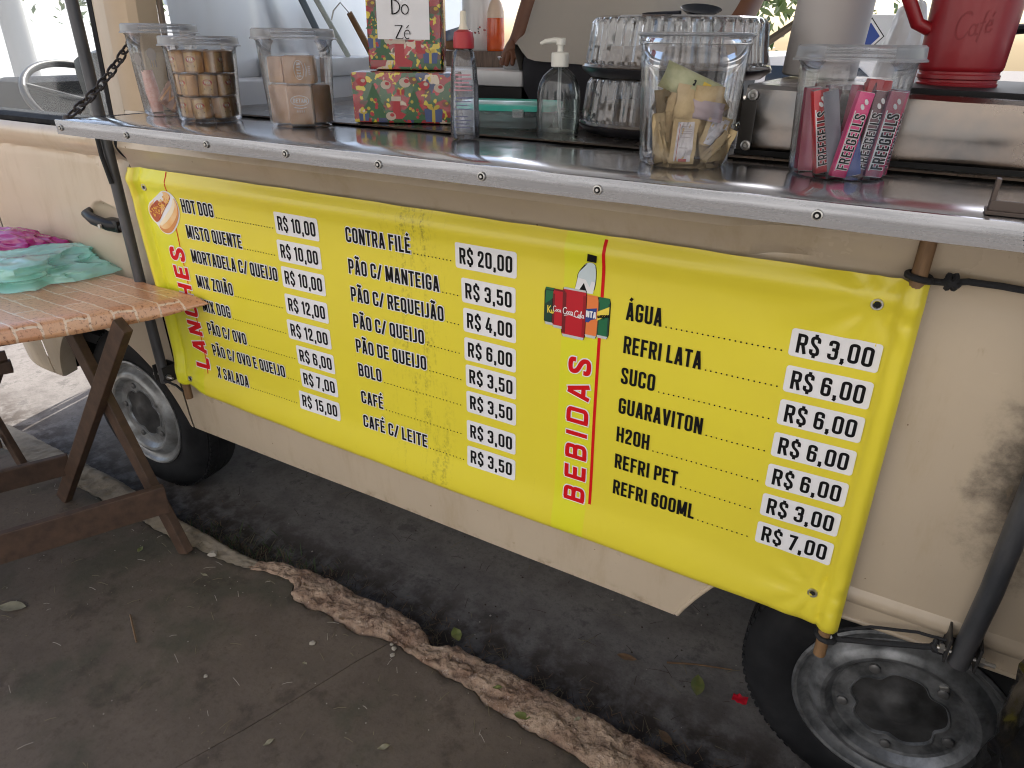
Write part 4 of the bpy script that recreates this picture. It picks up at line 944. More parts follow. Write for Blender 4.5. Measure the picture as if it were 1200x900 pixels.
sachet(B4+TV*.022-RV*.010+Vector((0, 0, .075)), 0, 97, 30, .026, .056, 'mauve grey paper lying across the sachets in the open tub', mat('mauve_paper', (.40, .33, .36), .6, bump=.2, bscale=40))
k = 0
for (s_, d_, z_, yw, ln, tl, w_, h_) in ((-.040, .020, .0, 50, -5, 0, .040, .10), (-.044, .0, .0, 80, -3, 5, .045, .09), (-.036, .030, .03, 20, 12, 4, .030, .065), (-.038, .032, .0, 10, -10, 6, .026, .07), (-.01, .03, .055, 15, 8, 0, .045, .05), (.018, .03, .06, -10, 4, 10, .04, .045), (.036, .028, .0, -20, -12, 0, .03, .06), (-.02, -.01, .0, 10, 4, 0, .05, .07), (.02, -.02, .0, -10, -4, 0, .05, .075), (.042, .02, .0, -40, 22, 8, .03, .055), (.02, .044, .004, 10, 38, 8, .014, .05), (.048, .0, .0, -70, 6, 0, .035, .06), (-.03, .036, .0, 0, -20, 5, .014, .06), (.0, .01, .05, 20, 50, 20, .03, .06), (-.01, -.04, .0, 0, 0, 0, .06, .08)):
    sachet(B4+RV*s_+TV*d_+Vector((0, 0, z_)), yw, ln, tl, w_, h_, 'crumpled cream paper sachet without a label among the others in the open tub', PAP, None); k += 1
# folded banknote lying on top
P = B4+TV*.018-RV*.008+Vector((0, 0, .104)); rot = Matrix.Rotation(R(29.6), 3, 'Z')@Matrix.Rotation(R(22), 3, 'Y')
NOTE = mat('note_green', (.50, .50, .28), .6, col2=(.36, .38, .20), scale=60, bump=.1, bscale=50)
o = thing('banknote', 'folded pale green banknote with a yellow band on top of the sachets', 'banknote', P)
m = MB()
nf = lambda u, v, off=0: P+rot@Vector((lerp(-.042, .046, u), -.012*math.cos(lerp(-1.2, 1.9, v))-off*1.0+.002*nz(u*3, v*2), .019*math.sin(lerp(-1.2, 1.9, v))))
m.grid(lambda u, v: nf(u/12, v/10), 13, 11); m.build('note_paper', NOTE, o, smooth=60)
m = MB(); m.grid(lambda u, v: nf(lerp(.66, .80, u/3), lerp(.1, .62, v/6), .0008), 4, 7); lettering(m, '2', .67, .25, .18, lambda u, v, off: nf(u, v, off+.001), .2, .5, 1, seg=None); lettering(m, '3', .50, .42, .14, lambda u, v, off: nf(u, v, off+.001), .2, .5, 2, seg=None)
m.build('note_print', [mat('note_yellow', (.72, .50, .05), .5), mat('note_red', (.5, .08, .03), .5), BLACKINK], o, fix=False)

# --- wrapped tip boxes
def wrapmat():
    m = mat('gift_wrap', (.30, .015, .02), .22, coat=.6, bump=.05, bscale=30)
    for colr, sc, lo, hi, seed in (((.015, .085, .02), 26, .50, .53, 1.7), ((.60, .50, .38), 24, .62, .64, 9.2), ((.10, .035, .02), 34, .60, .63, 4.4), ((.03, .05, .13), 24, .645, .66, 14.1), ((.62, .48, .03), 75, .60, .63, 6.1), ((.42, .015, .02), 48, .62, .65, 11.3)):
        def f(n, l, co, sc=sc, lo=lo, hi=hi, seed=seed):
            ad = n.nodes.new('ShaderNodeVectorMath'); ad.operation = 'ADD'; ad.inputs[1].default_value = (seed, seed*1.3, seed*.7); l.new(co, ad.inputs[0])
            return ramp_n(n, l, noise_n(n, l, ad.outputs[0], sc, 2, rough=.4), lo, hi)
        add_layer(m, colr, f)
    return m
WRAP = wrapmat()
o = thing('wrapped_box', 'flat box in shiny festive wrapping paper lying under the sign box', 'box', (1.19, .13, ZC))
gb_r = Matrix.Rotation(R(26), 3, 'Z'); gc = Vector((1.203, .138, 1.360+.048))
m = MB(); m.box(gc, (.215, .115, .098), gb_r, 0, .006); m.build('box', WRAP, o, smooth=40)
def printbits(o, mp, bits):
    m = MB(); PM2 = [mat('wrap_white', (.46, .39, .31), .35), mat('wrap_red', (.36, .010, .018), .35), mat('wrap_green', (.012, .085, .02), .35), mat('wrap_gold', (.46, .34, .03), .35), mat('wrap_blue', (.03, .06, .18), .35), mat('wrap_brown', (.15, .05, .025), .35)]
    k = 0
    for kind, x, y, s_ in bits:
        b = .0003+k*8e-6; k += 1
        if kind == 'tree':
            for j in range(3): m.poly([mp(x-s_*(.5-.13*j), y+s_*(.1+.28*j), b+j*3e-6), mp(x+s_*(.5-.13*j), y+s_*(.1+.28*j), b+j*3e-6), mp(x, y+s_*(.62+.28*j), b+j*3e-6)], 2)
            for j in range(9): disc(m, mp, x+s_*rr.uniform(-.3, .3), y+s_*rr.uniform(.15, .8), s_*.06, None, 7, 3 if j % 2 else 1, b+2e-5+j*1e-6)
        elif kind == 'gift':
            m.poly([mp(x-s_*.4, y, b), mp(x+s_*.4, y, b), mp(x+s_*.46, y+s_*.6, b), mp(x-s_*.46, y+s_*.6, b)], 4 if s_ > .02 else 1); m.poly([mp(x-s_*.08, y, b+1e-5), mp(x+s_*.08, y, b+1e-5), mp(x+s_*.08, y+s_*.6, b+1e-5), mp(x-s_*.08, y+s_*.6, b+1e-5)], 3)
            for q in (-1, 1): disc(m, mp, x+q*s_*.16, y+s_*.68, s_*.17, s_*.1, 9, 3, b+1.5e-5+q*1e-6, q*.5)
        elif kind == 'sock':
            m.poly([mp(x-s_*.2, y+s_*.9, b), mp(x-s_*.2, y+s_*.2, b), mp(x-s_*.1, y, b), mp(x+s_*.5, y, b), mp(x+s_*.55, y+s_*.2, b), mp(x+s_*.2, y+s_*.35, b), mp(x+s_*.2, y+s_*.9, b)], 1); m.poly([mp(x-s_*.26, y+s_*.86, b+1e-5), mp(x+s_*.26, y+s_*.86, b+1e-5), mp(x+s_*.26, y+s_*1.08, b+1e-5), mp(x-s_*.26, y+s_*1.08, b+1e-5)], 0)
        else:
            disc(m, mp, x, y, s_*.36, s_*.28, 12, {'snow': 0, 'nut': 5, 'ball': 1}[kind], b); disc(m, mp, x+s_*.10, y+s_*.08, s_*.16, s_*.12, 9, {'snow': 1, 'nut': 3, 'ball': 0}[kind], b+1e-5)
    m.build('wrap_print', PM2, o, fix=False)
fm = lambda u, v, off: gc+gb_r@Vector((u, -.0578-off, v))
printbits(o, fm, [('tree', -.062, -.045, .062), ('sock', -.015, -.04, .04), ('snow', -.035, .025, .03), ('snow', .005, .03, .034), ('tree', .022, -.047, .055), ('gift', .062, -.045, .042), ('ball', .045, .025, .030), ('snow', .075, .02, .030), ('nut', .022, .034, .024), ('gift', -.085, -.045, .024), ('ball', -.085, .03, .03), ('snow', -.028, -.035, .03), ('gift', -.005, .006, .018), ('nut', .088, -.01, .02)])
sb_r = Matrix.Rotation(R(24), 3, 'Z')@Matrix.Rotation(R(-3), 3, 'X'); sc_ = Vector((1.19, .16, 1.459+.13))
o = thing('sign_box', 'tall box in festive paper standing on the flat one, carrying a paper name sheet', 'box', (1.19, .16, 1.459))
m = MB(); m.box(sc_, (.155, .06, .262), sb_r, 0, .005); m.build('box', WRAP, o, smooth=40)
fs = lambda u, v, off: sc_+sb_r@Vector((u, -.0303-off, v))
printbits(o, fs, [('sock', -.01, -.125, .05), ('tree', -.045, -.118, .05), ('gift', -.062, -.09, .03), ('snow', -.03, -.075, .032), ('gift', .055, -.118, .034), ('nut', .066, -.02, .028), ('tree', .055, -.085, .034), ('nut', -.064, -.01, .024), ('snow', .062, .02, .028), ('tree', -.064, -.058, .03), ('sock', .03, -.10, .028), ('ball', .015, -.072, .024), ('snow', -.066, .03, .022), ('nut', .066, .05, .02)])
m = MB(); m.grid(lambda u, v: fs(lerp(-.054, .055, u/6), lerp(-.074, .125, v/6), .0012+.0006*nz(u*.6, v*.6)), 7, 7)
D = lambda q, th=.0013: ribbon(m, q, th, fs, 1, 0, None, .003)
arc = lambda cx, cy, rx, ry, a0, a1, n=14: [(cx+rx*math.cos(R(a0+(a1-a0)*k/n)), cy+ry*math.sin(R(a0+(a1-a0)*k/n))) for k in range(n+1)]
def glyph(paths, ox, oy, k):
    for q, th in paths: D([(ox+px*k, oy+py*k) for px, py in q], th*k)
y0 = -.0725
glyph([([(.12, 0), (.12, 1)], .11), (arc(.12, .5, .62, .5, 90, -90), .085), ([(0, 0), (.3, 0)], .04), ([(0, 1), (.3, 1)], .04)], -.024, -.028, .026)
glyph([(arc(.3, .32, .28, .33, 0, 360), .075)], -.002, -.028, .026)
glyph([([(0, .93), (0, 1), (.62, 1)], .05), ([(.62, 1), (.02, 0)], .10), ([(.02, 0), (.64, 0), (.66, .1)], .05)], -.016, y0, .024)
glyph([([(.05, .36), (.50, .36)], .045), (arc(.28, .32, .25, .33, 0, 310), .07), ([(.22, .80), (.44, 1.02)], .07)], .002, y0, .024)
m.build('name_sheet', [WHITEP, BLACKINK], o, fix=False)

# --- alcohol bottle with red cap
def liquidmat(name, tint): return plastic(name, tint, .06, .03, 1.0)
c = Vector((1.442, -.008, ZC)); o = thing('spray_bottle', 'tall clear alcohol bottle with red cap in front of the wrapped boxes', 'bottle', c)
m = MB(); sq = lambda k: (lambda r, z, t: r*(1-k*.10*(1-abs(math.cos(2*t)))))
m.lathe([(0, .002), (.024, .001), (.0275, .005), (.0275, .05), (.0262, .085), (.0240, .118), (.0225, .128), (.0205, .144), (.0150, .150), (.0135, .156)], c, 40, rfun=sq(1)); m.build('bottle_body', plastic('bottle_clear', (.955, .97, .992), .07, .04, 1.3), o, smooth=50)
m = MB(); m.lathe([(0, .003), (.0255, .003), (.026, .06), (.0245, .10), (0, .10)], c, 32); m.build('liquid', plastic('alcohol', (.93, .945, .98), .05, .02, .6), o, smooth=40)
m = MB(); m.lathe([(.0165, .150), (.0185, .151), (.0185, .166), (.0165, .176), (.010, .180), (0, .180)], c, 32, rfun=lambda r, z, t: r+.0003*math.sin(30*t)); m.build('cap', mat('cap_red', (.40, .008, .014), .35), o, smooth=35)
m = MB(); m.lathe([(.009, .179), (.0075, .184), (.0058, .189), (.0055, .206), (.004, .209), (0, .209)], c, 20); m.build('nozzle', mat('nozzle_cream', (.74, .68, .54), .4), o, smooth=40)
m = MB(); bm_ = lambda u, v, off: (c.x+(.0282+off-(.0028*max(0, v-.05)/.07))*math.cos(R(-60)+u/.0282), c.y+(.0282+off-(.0028*max(0, v-.05)/.07))*math.sin(R(-60)+u/.0282), c.z+v)
for k in range(15):
    zz = .022+k*.0062; 
    if k in (4, 9): continue
    ribbon(m, [(-.020+rr.uniform(0, .006), zz), (.020-rr.uniform(0, .014), zz)], .0016 if k < 8 else .0022, bm_, 0 if k < 9 else 1, 0, .006, .0003)
m.build('label_print', [mat('label_blue', (.12, .13, .22), .5), mat('label_rose', (.50, .22, .27), .5)], o, fix=False)
# --- soap pump
c = Vector((1.566, .125, ZC)); o = thing('pump_bottle', 'clear soap bottle with white pump, between the spray bottle and cake domes', 'bottle', c)
ovl = lambda r, z, t: (r*math.cos(t)*RV.x*1.0+r*.62*math.sin(t)*-.494, r*math.cos(t)*RV.y+r*.62*math.sin(t)*.869, z)
m = MB(); m.lathe([(0, .003), (.036, .001), (.0405, .006), (.0410, .045), (.0405, .075), (.037, .093), (.030, .106), (.020, .115), (.0135, .119), (.0130, .126)], c, 44, rfun=ovl); m.build('bottle_body', plastic('pump_clear', (.955, .98, .972), .05, .04, 1.3), o, smooth=50)
m = MB(); m.lathe([(0, .004), (.038, .004), (.0385, .05), (.036, .066), (0, .066)], c, 36, rfun=ovl); m.build('liquid', plastic('soap', (.90, .95, .94), .07, .02, .6), o, smooth=40)
m = MB(); m.tube([c+Vector((0, 0, .125)), c+Vector((.001, 0, .06)), c+RV*.006+Vector((0, 0, .012))], .0035, 8); m.build('dip_tube', plastic('tube_clear', (.85, .87, .86), .5, .3, .6), o, smooth=40)
m = MB(); m.lathe([(.015, .121), (.0165, .122), (.0165, .143), (.015, .145), (.007, .146), (.0055, .147), (.0055, .157), (.0085, .158), (.0085, .168), (0, .169)], c, 32, rfun=lambda r, z, t: r+(.0004*math.sin(28*t) if z < .144 else 0)); m.build('collar', mat('pump_white', (.72, .71, .64), .4), o, smooth=35)
m = MB(); h0 = c+Vector((0, 0, .164)); m.tube([h0+RV*.008, h0-RV*.012+Vector((0, 0, .001)), h0-RV*.028+Vector((0, 0, -.001)), h0-RV*.037+Vector((0, 0, -.005))], [.0055, .005, .0042, .003], 10); m.build('pump_head', MATS['pump_white'], o, smooth=40)
# --- teal food box
c = Vector((1.415, .205, ZC+.004)); o = thing('food_container', 'low plastic food box with teal lid behind the red capped bottle', 'container', c)
tr_ = Matrix.Rotation(R(20), 3, 'Z')
def sup(a, b, z, n=44, p=5): return [c+tr_@Vector((a*math.copysign(abs(math.cos(t))**(2/p), math.cos(t)), b*math.copysign(abs(math.sin(t))**(2/p), math.sin(t)), z)) for t in [2*PI*k/n for k in range(n)]]
def loft(m, rings, cap0=True, cap1=True):
    vs = [[m.V(p) for p in r] for r in rings]; n = len(vs[0])
    for A, B in zip(vs, vs[1:]):
        for k in range(n): m.F([A[k], A[(k+1) % n], B[(k+1) % n], B[k]])
    if cap0: m.F(vs[0][::-1])
    if cap1: m.F(vs[-1])
m = MB(); loft(m, [sup(.085, .060, 0), sup(.088, .064, .004), sup(.098, .073, .038)], True, False); m.build('tub', plastic('teal_tub', (.62, .80, .78), .35, .15, .8), o, smooth=40)
m = MB(); loft(m, [sup(.101, .076, .034), sup(.105, .080, .034), sup(.106, .081, .044), sup(.100, .075, .046), sup(.096, .071, .043), sup(.05, .04, .042)], False, True); m.build('lid', mat('teal_lid', (.03, .42, .33), .35, coat=.3), o, smooth=40)
m = MB(); m.box(c+tr_@Vector((.03, -.083, .030)), (.022, .004, .016), tr_, 0, .001); m.build('clip', plastic('clip_clear', (.9, .9, .9), .5), o)
# --- cake domes
DOME = plastic('cake_dome', (.92, .96, 1.0), .24, .06, 2.4); TRAY = mat('cake_tray', (.02, .02, .024), .3, coat=.3)
def dome(c, label, r, h):
    c = Vector(c); o = thing('cake_dome', label, 'cake box', c, 'cake domes in a stack')
    m = MB(); m.lathe([(0, .0), (r*.94, .0), (r*.97, .004), (r*1.03, .012), (r*1.04, .016), (r*1.0, .0165), (r*.96, .010), (0, .008)], c, 64); m.build('tray', TRAY, o, smooth=35)
    m = MB()
    rf = lambda q, z, t: q*(1+(.028*math.sin(44*t)*(1 if .024 < z < h-.006 else 0))+.006*nz(4*math.cos(t), 4*math.sin(t), z*10))
    m.lathe([(r*1.035, .0175), (r*1.02, .022), (r*.975, .023), (r*.97, .028), (r*.95, h*.5), (r*.925, h-.010), (r*.91, h-.002), (r*.87, h+.001), (r*.80, h-.003), (0, h-.002+.0)], c, 220, rfun=rf); m.build('lid', DOME, o, smooth=25)
    m = MB(); m.lathe([(0, .010), (r*.8, .010), (r*.82, .02), (r*.80, .045), (r*.74, .052), (0, .054)], c, 40, rfun=lambda q, z, t: q*(1+.03*nz(3*math.cos(t), 3*math.sin(t), z*40))); m.build('cake', mat('cake_dark', (.10, .06, .04), .7, col2=(.22, .14, .08), scale=30), o, smooth=50)
dome((1.715, .285, 1.3575), 'ribbed clear cake dome on a black tray, bottom of the stack', .158, .098)
dome((1.730, .292, 1.458), 'larger ribbed clear cake dome on a black tray, top of the stack', .172, .101)
m = MB(); a = Vector((1.735, .28, 1.560)); m.lathe([(0, -.002), (.018, .002), (.026, .010), (.027, .011), (.0185, .004), (0, .0005)], a+Vector((.03, .02, .004)), 24, (R(25), 0, R(40)), rfun=lambda r, z, t: (r*1.5*math.cos(t), r*.8*math.sin(t), z)); m.tube([a+Vector((0, 0, .006)), a+Vector((-.05, -.035, .003)), a+Vector((-.06, -.04, .002))], [.005, .004, .003], 8)
tag(m.build('serving_spoon', mat('spoon_navy', (.012, .018, .03), .25, coat=.5), smooth=40, org=a), 'dark navy serving spoon lying on top of the upper cake dome', 'spoon')

# ================================================================ INSIDE THE VAN
# --- steel plinth right of the cake domes
o = thing('steel_stove', 'low riveted stainless stove top unit behind the candy tub, carrying red jug', 'stove', (2.5, .3, 1.358))
m = MB(); x0, x1 = 1.925, 3.2
m.grid(lambda u, v: (lerp(x0, x1, u/40), [.062, .058, .056, .056, .060, .075][v]+.0015*nz(u*.35, v*.8, 2), [1.362, 1.372, 1.40, 1.438, 1.455, 1.4605][v]-.030*u/40*(v > 2)+.0008*nz(u*.5, v)), 41, 6)
m.grid(lambda u, v: (lerp(x0, x1, u/40), [.075, .12, .3, .60][v], 1.4605-.030*u/40+.0006*nz(u*.6, v)), 41, 4)
m.grid(lambda u, v: (x0+.002*nz(u, v), lerp(.062, .60, u/5), lerp(1.362, 1.4595, v/4)), 6, 5)
m.build('casing', STEEL_D, o, smooth=40)
m = MB(); m.box((x0+.008, .0555, 1.402), (.022, .004, .074), bevel=.001); m.build('corner_strip', mat('strip_dark', (.06, .055, .05), .4, .6), o)
for z in (1.446, 1.372):
    m = MB(); m.lathe([(0, -.004), (.0025, -.004), (.0035, -.001), (.0055, -.003), (.0075, -.002), (.008, 0)], (x0+.012, .052, z), 16, (R(-90), 0, 0)); m.build('rivet', BOLT, o, smooth=40)
m = MB(); m.box((2.62, .33, 1.4475), (1.02, .44, .010), (0, R(1.2), 0), bevel=.002); m.build('hob_plate', mat('hob_black', (.010, .010, .011), .55, spec=.2), o)
m = MB(); m.box((2.60, .060, 1.3600), (1.36, .012, .010)); m.build('shadow_strip', GAP, o)  # dark strip standing in for the shade below the casing
# --- red jug
c = Vector((2.205, .27, 1.4525)); o = thing('coffee_jug', 'large dark red plastic coffee jug with a loop handle and embossed script', 'jug', c)
RED = mat('jug_red', (.25, .008, .014), .42, coat=.15, bump=.03, bscale=200); rj = lambda z: .0595+.025*z
m = MB(); m.lathe([(0, .001), (.054, .0), (.057, .004), (.0575, .012), (.0557, .014), (.0557, .017), (.0585, .019), (.0585, .024), (.0567, .026), (.0567, .029), (.0592, .031)]+[(rj(z), z) for z in (.036, .08, .14, .20, .25)]+[(rj(.27)+.004, .262), (rj(.27)+.005, .275), (.05, .285), (.03, .30), (0, .302)], c, 56)
m.build('body', RED, o, smooth=40)
m = MB(); hd = Vector((-.93, -.36, 0)); m.tube([c+hd*.060+Vector((0, 0, .088)), c+hd*.080+Vector((0, 0, .096)), c+hd*.110+Vector((0, 0, .145)), c+hd*.116+Vector((0, 0, .19)), c+hd*.105+Vector((0, 0, .235)), c+hd*.062+Vector((0, 0, .245))], [.010, .010, .010, .010, .010, .011], 12); m.build('handle', RED, o, smooth=50)
m = MB(); jmap = lambda u, v, off: (c.x+(rj(v)+off)*math.cos(R(-92)+u/.07), c.y+(rj(v)+off)*math.sin(R(-92)+u/.07), c.z+v)
script(m, 'Café', -.022, .072, .034, jmap, .07, 0, .0006, .22); m.build('embossed_script', mat('jug_red_dark', (.20, .004, .008), .5), o, fix=False)
# --- grey thermos
c = Vector((1.975, .42, 1.4615)); o = thing('thermos', 'tall plain pale grey cylinder flask between the cake domes and red jug', 'flask', c)
m = MB(); m.lathe([(0, .001), (.064, 0), (.067, .003)]+[(.067-.001*z, z) for z in (.02, .1, .2, .28)]+[(.064, .30), (.055, .31), (.045, .33), (0, .335)], c, 48, (R(1), R(3), 0)); m.build('body', mat('thermos_grey', (.50, .47, .455), .55, bump=.02, bscale=300), o, smooth=40)
# --- black machine behind the jug
o = thing('black_pan', 'black pot standing on the hob behind the red jug', 'pot', (2.42, .46, 1.470))
m = MB(); m.lathe([(0, .0), (.095, .0), (.10, .006), (.10, .085), (.104, .09), (.096, .09), (.092, .01), (0, .008)], (2.42, .46, 1.470), 40); m.build('pot_body', BLACK, o, smooth=40)
m = MB(); m.tube([(2.32, .42, 1.535), (2.29, .41, 1.545), (2.27, .40, 1.543)], .008, 8); m.build('handle', BLACK, o, smooth=40)
# --- far shelf: white panel with the blue diamond, white bag
o = thing('emblem_board', 'white board with a blue diamond emblem between flask and red jug', 'sign', (1.955, 1.45, 1.36))
pr_ = Matrix.Rotation(R(18), 3, 'Z'); pc = Vector((1.955, 1.42, 1.535))
m = MB(); m.box(pc, (.20, .02, .125), pr_, 0, .003); m.build('board', WHITE, o, smooth=30)
m = MB(); pmap = lambda u, v, off: pc+pr_@Vector((u, -.0103-off, v))
for sz, mi_, of in ((.050, 0, .0004), (.046, 1, .0006), (.036, 2, .0008)): m.poly([pmap(.0+sz*.9, .005, of), pmap(.0, .005+sz, of), pmap(.0-sz*.9, .005, of), pmap(.0, .005-sz, of)], mi_)
m.build('emblem', [BLACKINK, WHITEINK, mat('emblem_blue', (.015, .06, .32), .4)], o, fix=False)
m = MB(); m.box((1.9, 1.50, 1.33), (2.6, .3, .03)); tag(m.build('far_shelf', STEEL_D, org=(1.9, 1.5, 1.31)), 'steel shelf along the far side of the van', 'shelf')
def crumple(name, mt, c, sx, sy, sz, label, cat, seed, amp=.25, n=40, m_=20, rot=0, flat=.8, sharp=1.0, fine=1.0):
    m = MB(); c = Vector(c)
    def f(u, v):
        t = 2*PI*u/n; p = PI*.5*v/(m_-1)
        d = Vector((math.cos(t)*math.cos(p), math.sin(t)*math.cos(p), math.sin(p)))
        q = 1+amp*(nz(d.x*1.6+seed, d.y*1.6, d.z*1.6)+.55*(1-2*abs(nz(d.x*3.4, d.y*3.4+seed, d.z*3.4)))*sharp+fine*(.28*(1-2*abs(nz(d.x*8, d.y*8, d.z*8+seed)))*sharp+.10*nz(d.x*20, d.y*20+seed, d.z*20)))
        z = max(0, d.z*q)**flat
        x, y = d.x*q*sx, d.y*q*sy
        return c+Vector((x*math.cos(rot)-y*math.sin(rot), x*math.sin(rot)+y*math.cos(rot), z*sz))
    m.grid(f, n, m_, closeu=True); return tag(m.build(name, mt, smooth=38, org=c), label, cat)
crumple('plastic_bag', mat('white_bag', (.72, .72, .74), .4, sub=0), (2.085, .92, 1.40), .05, .05, .20, 'white plastic bag standing behind the handle of the red jug', 'bag', 5, .15)
m = MB(); m.box((2.085, .92, 1.237), (.25, .25, .32), bevel=.01); tag(m.build('white_crate', WHITE, org=(2.085, .92, 1.077)), 'pale box carrying the white plastic bag inside the van', 'box')
# --- stove / worktop behind the wrapped boxes
o = thing('worktop', 'white enamelled worktop with a black band along its front, behind the wrapped boxes', 'worktop', (.82, 1.1, .55))
m = MB(); m.box((.82, 1.10, 1.418), (.66, .74, .045), bevel=.014); m.build('top', WHITE, o, smooth=50)
m = MB(); m.box((.82, 1.105, 1.378), (.64, .72, .034)); m.build('band', BLACK, o)
m = MB(); m.box((.82, 1.11, .96), (.63, .70, .80)); m.build('body', WHITE, o)
o2 = thing('steel_cabinet', 'bright steel cabinet against the bulkhead, behind the tubs', 'cabinet', (.60, .55, .55))
m = MB(); m.box((.555, .60, 1.441), (.14, .40, .05), bevel=.006); m.build('top', WHITE, o2, smooth=50)
m = MB(); m.box((.55, .455, 1.378), (.13, .69, .076), bevel=.004); m.build('front', mat('pale_steel', (.80, .82, .85), .35, 0, coat=.2), o2)
m = MB(); m.box((.55, .60, .98), (.12, .78, .70)); m.build('base', BLACK, o2)
m = MB(); m.box((.86, .95, 1.463), (.24, .12, .045), (0, 0, R(6)), bevel=.002); tag(m.build('wood_block', mat('wood_grain', (.16, .105, .075), .5, col2=(.07, .045, .035), scale=22, stretch=(8, 8, 1)), org=(.86, .95, 1.44)), 'dark wood grained block on the white worktop under the sauce bottle', 'block')
c = Vector((.935, .94, 1.486)); o = thing('sauce_bottle', 'orange red sauce bottle with a pale top on the wood block', 'bottle', c)
m = MB(); m.lathe([(0, 0), (.026, 0), (.028, .004), (.027, .09), (.0265, .092)], c, 28); m.build('sauce', mat('sauce_red', (.62, .07, .012), .25, col2=(.70, .12, .02), scale=30, coat=.6), o, smooth=40)
m = MB(); m.lathe([(.0265, .0925), (.026, .11), (.018, .135), (.010, .145), (.008, .17), (0, .172)], c, 28); m.build('bottle_top', mat('bottle_peach', (.78, .60, .46), .35), o, smooth=40)
c = Vector((.845, .99, 1.486)); o = thing('porcelain_jug', 'white flask with tiny dark flowers beside the sauce bottle', 'flask', c)
m = MB(); m.lathe([(0, 0), (.052, 0), (.056, .006), (.058, .05), (.056, .16), (.045, .2), (0, .21)], c, 32); m.build('body', mat('porcelain', (.74, .74, .74), .25, coat=.4), o, smooth=45)
m = MB(); cm_ = lambda u, v, off: (c.x+(.0585+off)*math.cos(R(-50)+u/.058), c.y+(.0585+off)*math.sin(R(-50)+u/.058), c.z+v)
for k in range(26): disc(m, cm_, rr.uniform(-.045, .045), .045+rr.uniform(0, .03)+.0, .0022, .0028, 6, k % 2, .0003+k*1e-6)
m.build('flower_print', [mat('flower_ink', (.06, .06, .08), .5), mat('flower_red', (.35, .06, .06), .5)], o, fix=False)
m = MB(); m.box((.745, 1.02, 1.500), (.11, .13, .028), (0, 0, .1), bevel=.01); tag(m.build('bread_board', mat('crust_brown', (.26, .13, .05), .6, col2=(.14, .07, .03), scale=20), smooth=40, org=(.745, 1.02, 1.486)), 'brown board lying left of the white flask', 'board')
m = MB(); m.box((.745, 1.02, 1.531), (.10, .12, .032), (0, R(-14), .1), bevel=.004); tag(m.build('blue_packet', mat('packet_blue', (.02, .06, .20), .4, col2=(.3, .34, .4), scale=14), smooth=40, org=(.745, 1.02, 1.515)), 'blue and grey packet lying on the brown board', 'packet')
o = thing('metal_bowl', 'small pale bowl on the worktop beside the serving person', 'bowl', (1.06, .84, 1.441)); m = MB(); m.lathe([(0, 0), (.03, 0), (.05, .03), (.052, .032), (.047, .031), (.028, .004), (0, .003)], (1.06, .84, 1.441), 28); m.build('bowl', WHITE, o, smooth=50)
# utensils leaning on the bulkhead
def utens(name, a, b, r, mt, label, cat):
    m = MB(); m.tube([a, b], r, 10); return m.build(name, mt, smooth=40, org=a) if label is None else tag(m.build(name, mt, smooth=40, org=a), label, cat)
utens('rolling_rod', (.60, .63, 1.467), (.545, .51, 1.70), .008, mat('rod_grey', (.42, .46, .43), .4), 'pale grey rod leaning on the steel bulkhead', 'rod')
utens('dark_rod', (.575, .575, 1.467), (.525, .485, 1.70), .010, mat('rod_dark', (.10, .13, .16), .35), 'dark grey rod leaning on the bulkhead left of the pale rod', 'rod')
o = thing('sharpening_steel', 'brown wooden handled tool with a bent wire, leaning by the pale rod', 'tool', (.60, .743, 1.467))
m = MB(); m.tube([(.60, .743, 1.467), (.58, .672, 1.586)], [.011, .009], 12); m.build('handle', mat('handle_wood', (.28, .16, .07), .5, col2=(.18, .09, .04), scale=20), o, smooth=40)
m = MB(); m.tube([(.58, .672, 1.586), (.572, .645, 1.613), (.56, .625, 1.59), (.555, .618, 1.565)], .0022, 6); m.build('wire', BOLT, o, smooth=40)
# ================================================================ PERSON inside the van
PX, PY, PF = 1.44, .82, .55
per = thing('person', 'person in a loose grey beige t-shirt and black trousers standing behind the cake domes', 'person', (PX, PY, PF))
def skinmesh(name, nodes, edges, mt, parent, root=0, sub=2):
    bm = bmesh.new(); lay = bm.verts.layers.skin.verify(); vs = []; org = Vector((0, 0, 0)); p = parent
    while p is not None: org = org+p.location; p = p.parent
    for co, r in nodes:
        v = bm.verts.new(Vector(co)-org); v[lay].radius = (r, r) if not isinstance(r, tuple) else r; vs.append(v)
    vs[root][lay].use_root = True
    for a, b in edges: bm.edges.new((vs[a], vs[b]))
    me = bpy.data.meshes.new(name); bm.to_mesh(me); bm.free(); me.materials.append(mt)
    o = bpy.data.objects.new(name, me); C.objects.link(o); o.parent = parent
    s_ = o.modifiers.new('skin', 'SKIN'); s_.use_smooth_shade = True; d = o.modifiers.new('sub', 'SUBSURF'); d.levels = sub; d.render_levels = sub
    return o
SKIN = mat('skin_brown', (.20, .085, .045), .5, col2=(.16, .065, .035), scale=12, sub=.05)
N = []; E_ = []
def nd(co, r, par=None):
    N.append((co, r)); i = len(N)-1
    if par is not None: E_.append((par, i))
    return i
pel = nd((PX, PY, PF+.92), (.15, .12)); 
ab = nd((PX, PY, PF+1.08), (.15, .12), pel); ch = nd((PX, PY+.01, PF+1.28), (.16, .12), ab); nk0 = nd((PX, PY+.01, PF+1.44), (.08, .075), ch)
nk = nd((PX-.005, PY, PF+1.51), .055, nk0); h1 = nd((PX-.01, PY-.02, PF+1.57), (.075, .082), nk); h2 = nd((PX-.012, PY-.02, PF+1.66), (.078, .092), h1); h3 = nd((PX-.01, PY-.01, PF+1.73), (.055, .06), h2)
nse = nd((PX-.03, PY-.112, PF+1.635), .012, h2)
